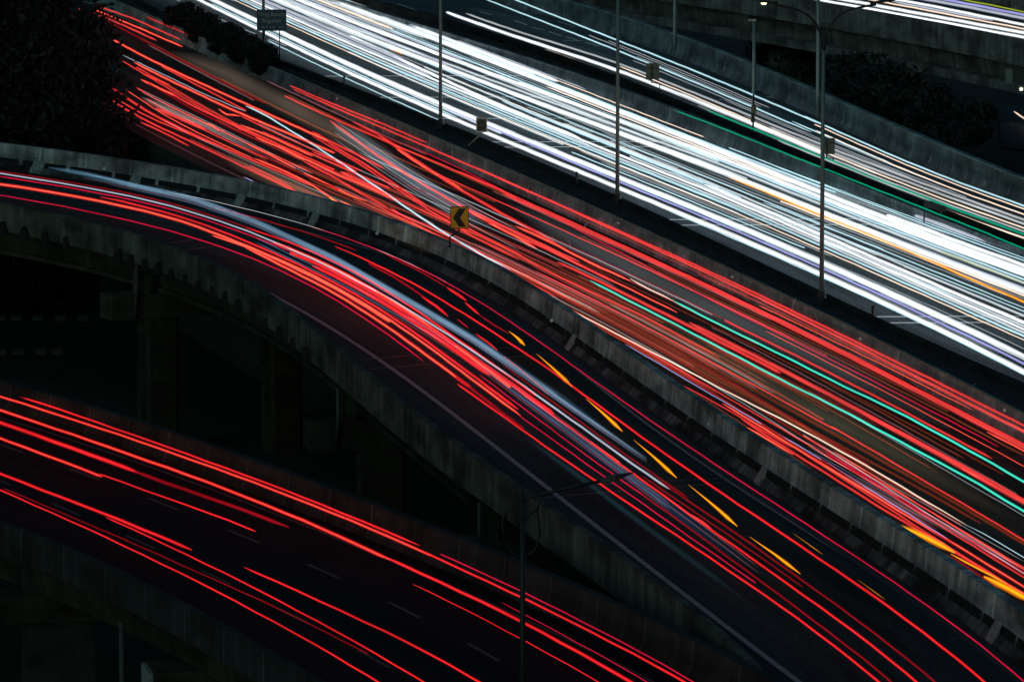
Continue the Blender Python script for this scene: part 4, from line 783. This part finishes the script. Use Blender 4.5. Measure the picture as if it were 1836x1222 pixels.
# --- lower road
l_ = lambda *a, **k: T('low', *a, **k)
l_([(0, 699), (250, 784), (610, 917)], 'R', 4, -90, 752); l_([(0, 711), (120, 748), (459, 866), (593, 917), (735, 978)], 'H', 5.2, -90, 776); l_([(775, 996), (925, 1066), (1220, 1217)], 'R', 4.6, 755); l_([(840, 1015), (1220, 1208)], 'M', 3, 790)
l_([(0, 735), (150, 786), (459, 896), (695, 1001)], 'H', 6.4, -90, 700); l_([(695, 1001), (919, 1104), (1130, 1222)], 'R', 6.4, 680); l_([(940, 1100), (1130, 1205)], 'M', 2, 900); l_([(0, 758), (120, 799), (250, 847)], 'R', 8, -90, 252); l_([(250, 851), (517, 941)], 'D', 8, 240, 518)
l_([(0, 786), (90, 818), (182, 853)], 'H', 6, -90, 183); l_([(182, 853), (300, 893), (458, 948)], 'R', 3.6, 178, 459); l_([(0, 850), (180, 918), (260, 950), (343, 982)], 'R', 6, -90, 344); l_([(200, 931), (459, 1055), (760, 1222)], 'R', 3.6, 190)
l_([(12, 879), (110, 917), (280, 994), (459, 1071), (640, 1159)], 'D', 2.6, 5, 660); l_([(0, 878), (212, 973), (459, 1096), (675, 1220)], 'R', 3.6); l_([(438, 1019), (460, 1030), (650, 1109), (863, 1222)], 'R', 4.6, 438); l_([(740, 1046), (919, 1136), (1073, 1222)], 'R', 2.2, 740)
# --- soft ghosts of passing vehicle bodies, and glow bands added to brighten the red road
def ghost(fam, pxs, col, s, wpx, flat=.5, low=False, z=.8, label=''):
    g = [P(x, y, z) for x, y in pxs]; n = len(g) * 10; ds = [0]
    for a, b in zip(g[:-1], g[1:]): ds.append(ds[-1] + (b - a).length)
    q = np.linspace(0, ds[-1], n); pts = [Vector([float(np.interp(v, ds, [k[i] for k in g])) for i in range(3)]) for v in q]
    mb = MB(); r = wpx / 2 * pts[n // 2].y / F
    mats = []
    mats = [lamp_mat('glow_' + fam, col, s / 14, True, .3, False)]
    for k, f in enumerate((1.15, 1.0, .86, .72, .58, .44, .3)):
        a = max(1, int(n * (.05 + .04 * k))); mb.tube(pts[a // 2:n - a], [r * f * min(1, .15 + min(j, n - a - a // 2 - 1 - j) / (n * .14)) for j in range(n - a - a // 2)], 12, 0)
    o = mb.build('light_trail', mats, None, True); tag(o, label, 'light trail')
ghost('a', [(120, 309), (180, 318), (232, 331), (340, 354), (460, 398), (600, 463), (760, 555), (850, 608), (1000, 710), (1178, 834)], (.17, .38, .60), .28, 12, label='broad soft blue-grey streak on the ramp between the white line streak and the amber dashes')
ghost('b', [(878, 675), (960, 730), (1100, 836), (1250, 945), (1400, 1052)], (.02, .06, .14), .3, 17, label='broad dim navy streak on the lower part of the ramp')
ghost('c', [(590, 220), (640, 250), (700, 293), (760, 335), (830, 380), (900, 418)], (.20, .30, .36), .36, 30, label='broad soft grey smear on the red carriageway beside the lane-changing red streak')
ghost('d', [(248, 172), (300, 195), (360, 222), (420, 250), (470, 278)], (.34, .33, .30), .4, 12, label='soft grey smear among red streaks beside the big dark tree')
ghost('e', [(930, 775), (1060, 870), (1200, 975), (1370, 1100)], (.02, .08, .10), .2, 10, label='faint teal smear beside the lowest red streak of the ramp')
ghost('f', [(690, 395), (800, 445), (900, 492), (1000, 545)], (.5, .26, .22), .3, 16, label='pinkish smear just above the ramp wall right of the amber chevron sign')
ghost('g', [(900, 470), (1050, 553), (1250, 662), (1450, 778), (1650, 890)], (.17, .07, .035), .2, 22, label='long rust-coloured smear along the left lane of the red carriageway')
ghost('h', [(1500, 840), (1600, 900), (1720, 955), (1850, 1030)], (.4, .22, .24), .22, 14, label='pinkish grey smear beside the cream streak at the right edge')
ghost('i', [(1230, 590), (1330, 648), (1450, 705), (1600, 775)], (.5, .04, .03), .35, 15, label='broad soft red smear between the two turquoise streaks')
ghost('k', [(300, 90), (400, 130), (520, 190), (640, 255), (760, 325)], (.20, .15, .11), .33, 34, label='wide faint brownish glow added across the upper part of the red carriageway')  # this band and the next three: added glow standing in for headlight-lit asphalt
ghost('l', [(380, 270), (480, 315), (600, 366), (720, 418), (840, 470)], (.26, .19, .13), .34, 28, label='wide faint tan glow added along the left lane above the ramp wall')
ghost('m', [(1000, 500), (1150, 575), (1350, 680), (1560, 790), (1836, 940)], (.11, .11, .065), .3, 40, label='very faint olive added glow filling the dark lane below the left turquoise streak')
ghost('n', [(900, 360), (1050, 440), (1250, 540), (1480, 650), (1750, 790)], (.12, .15, .16), .34, 34, label='very faint blue-grey glow added beside the crimson line of the red carriageway')
ghost('j', [(80, 299), (160, 313), (240, 332), (320, 352)], (.16, .38, .58), .4, 8, label='short pale blue streak touching the foot of the ramp wall at the left')
# --- fine faint lines left by trim, number plates and mirrors
rf = random.Random(11)
def sub(n, fam, t0, t1, cols, x0, x1, w0, w1, lmin, lmax):
    GL, GR, low = FAM[fam]
    for k in range(n):
        t = t0 + (t1 - t0) * (k + rf.random()) / n; xa = rf.uniform(x0, x1); L_ = rf.uniform(lmin, lmax); Ys = 250.0
        X = float(GL(Ys)) * (1 - t) + float(GR(Ys)) * t; X2 = float(GL(205.0)) * (1 - t - .02) + float(GR(205.0)) * (t + .02)
        a, b = proj((X, Ys, Z7)), proj((float(GL(205.0)) * (1 - t) + float(GR(205.0)) * t, 205.0, Z7))
        T(fam, [a, b], rf.choice(cols), rf.uniform(w0, w1), xa, xa + L_)
sub(50, 'red', .02, 1.0, 'FFIJAHX', 220, 1500, 1.3, 4.4, 180, 800)
sub(16, 'red', .05, .45, 'FIJF', 500, 1000, 2, 6, 300, 700)
sub(34, 'white', .02, 1.0, 'AAAC', 420, 1500, 1.4, 4, 200, 900)
sub(10, 'upper', .1, .9, 'AA', 900, 1500, 1.4, 3, 200, 600)
def bundle(fam, pxs, offs, key):
    for dy, c_, w_ in offs:
        a = rf.uniform(0, .12); n = len(pxs); i0 = rf.choice((0, 0, 1)); i1 = n - rf.choice((0, 0, 1))
        TP(fam, [(x, y + dy) for x, y in pxs[i0:i1]], c_, w_, key=key + dy * .002, wob=.004)
bundle('ramp', [(150, 314), (190, 322), (232, 332), (340, 355), (460, 399), (600, 464), (760, 556), (850, 609), (1000, 711), (1160, 822)], [(-5, 'U', 2), (-3, 'A', 1.4), (-1, 'U', 2.4), (1, 'A', 1.6), (3, 'U', 2.2), (5, 'I', 1.4), (7, 'U', 1.8)], .6)
bundle('ramp', [(460, 425), (600, 492), (760, 582), (850, 640), (1000, 750), (1200, 900), (1360, 1020)], [(-4, 'I', 1.6), (2, 'U', 2), (6, 'I', 1.4), (10, 'U', 2.4), (15, 'F', 1.6)], .4)
bundle('red', [(600, 232), (660, 272), (740, 325), (830, 377), (930, 430)], [(-16, 'A', 1.6), (-10, 'U', 2.4), (-5, 'A', 1.4), (6, 'A', 1.6), (12, 'I', 2), (18, 'A', 1.4)], .6)
bundle('red', [(255, 168), (320, 200), (400, 238), (480, 278), (560, 318)], [(-6, 'A', 1.6), (-2, 'A', 1.2), (3, 'I', 1.6), (7, 'A', 1.2), (11, 'F', 2)], .3)
bundle('red', [(1450, 800), (1560, 862), (1680, 930), (1836, 1020)], [(-14, 'A', 1.4), (-7, 'I', 2), (0, 'A', 1.4), (6, 'U', 1.6), (12, 'I', 2), (18, 'F', 2.4)], .1)
tag(FINE.build('fine_light_strands', [q for c_ in 'FIJUA' for q in CM[c_]], None, True), 'countless faint hair-thin light strands between the bright streaks on all roads', 'light strands', kind='stuff')
# --- labels: order counted across each road
ORD = ['first', 'second', 'third', 'fourth', 'fifth', 'sixth', 'seventh', 'eighth', 'ninth', 'tenth', 'eleventh', 'twelfth', 'thirteenth', 'fourteenth', 'fifteenth', 'sixteenth', 'seventeenth', 'eighteenth', 'nineteenth']
def ordn(i):
    if i < 19: return ORD[i]
    t_, o_ = divmod(i + 1, 10); T_ = ['', '', 'twent', 'thirt', 'fort', 'fift', 'sixt', 'sevent', 'eight', 'ninet'][t_]
    return T_ + 'ieth' if o_ == 0 else T_ + 'y-' + ORD[o_ - 1]
PLACE = {'white': ('on the white-lit highway', 'the median'), 'red': ('on the red carriageway', 'the ramp wall'), 'ramp': ('on the curved ramp', 'its left edge'), 'low': ('on the lower bridge', 'its left edge'), 'upper': ('on the upper road', 'the divider'), 'fly': ('on the flyover', 'its parapet'), 'service': ('', '')}
GRP = {'white': 'headlight trails on the highway', 'red': 'tail light trails on the red carriageway', 'ramp': 'light trails on the ramp', 'low': 'tail light trails on the lower bridge', 'upper': 'light trails on the upper road', 'fly': 'light trails on the flyover', 'service': None}
for f_ in PLACE:
    cnt = {}
    for o, fam, key, col, wpx, n in sorted((q for q in TR if q[1] == f_), key=lambda q: q[2]):
        i = cnt.get(col, 0); cnt[col] = i + 1; wd = 'faint' if col in 'FIJUA' else 'thin' if wpx < 3.3 else 'broad' if wpx > 6.5 else 'narrow'
        tag(o, '%s %s streak %s, %s of its colour from %s' % (wd, NAMEC[col], PLACE[f_][0], ordn(i), PLACE[f_][1]) if f_ != 'service' else 'short cream light streak on the service road under the flyover', 'light trail', GRP[f_])
print('trails', len(TR), {f: sum(1 for q in TR if q[1] == f) for f in PLACE})
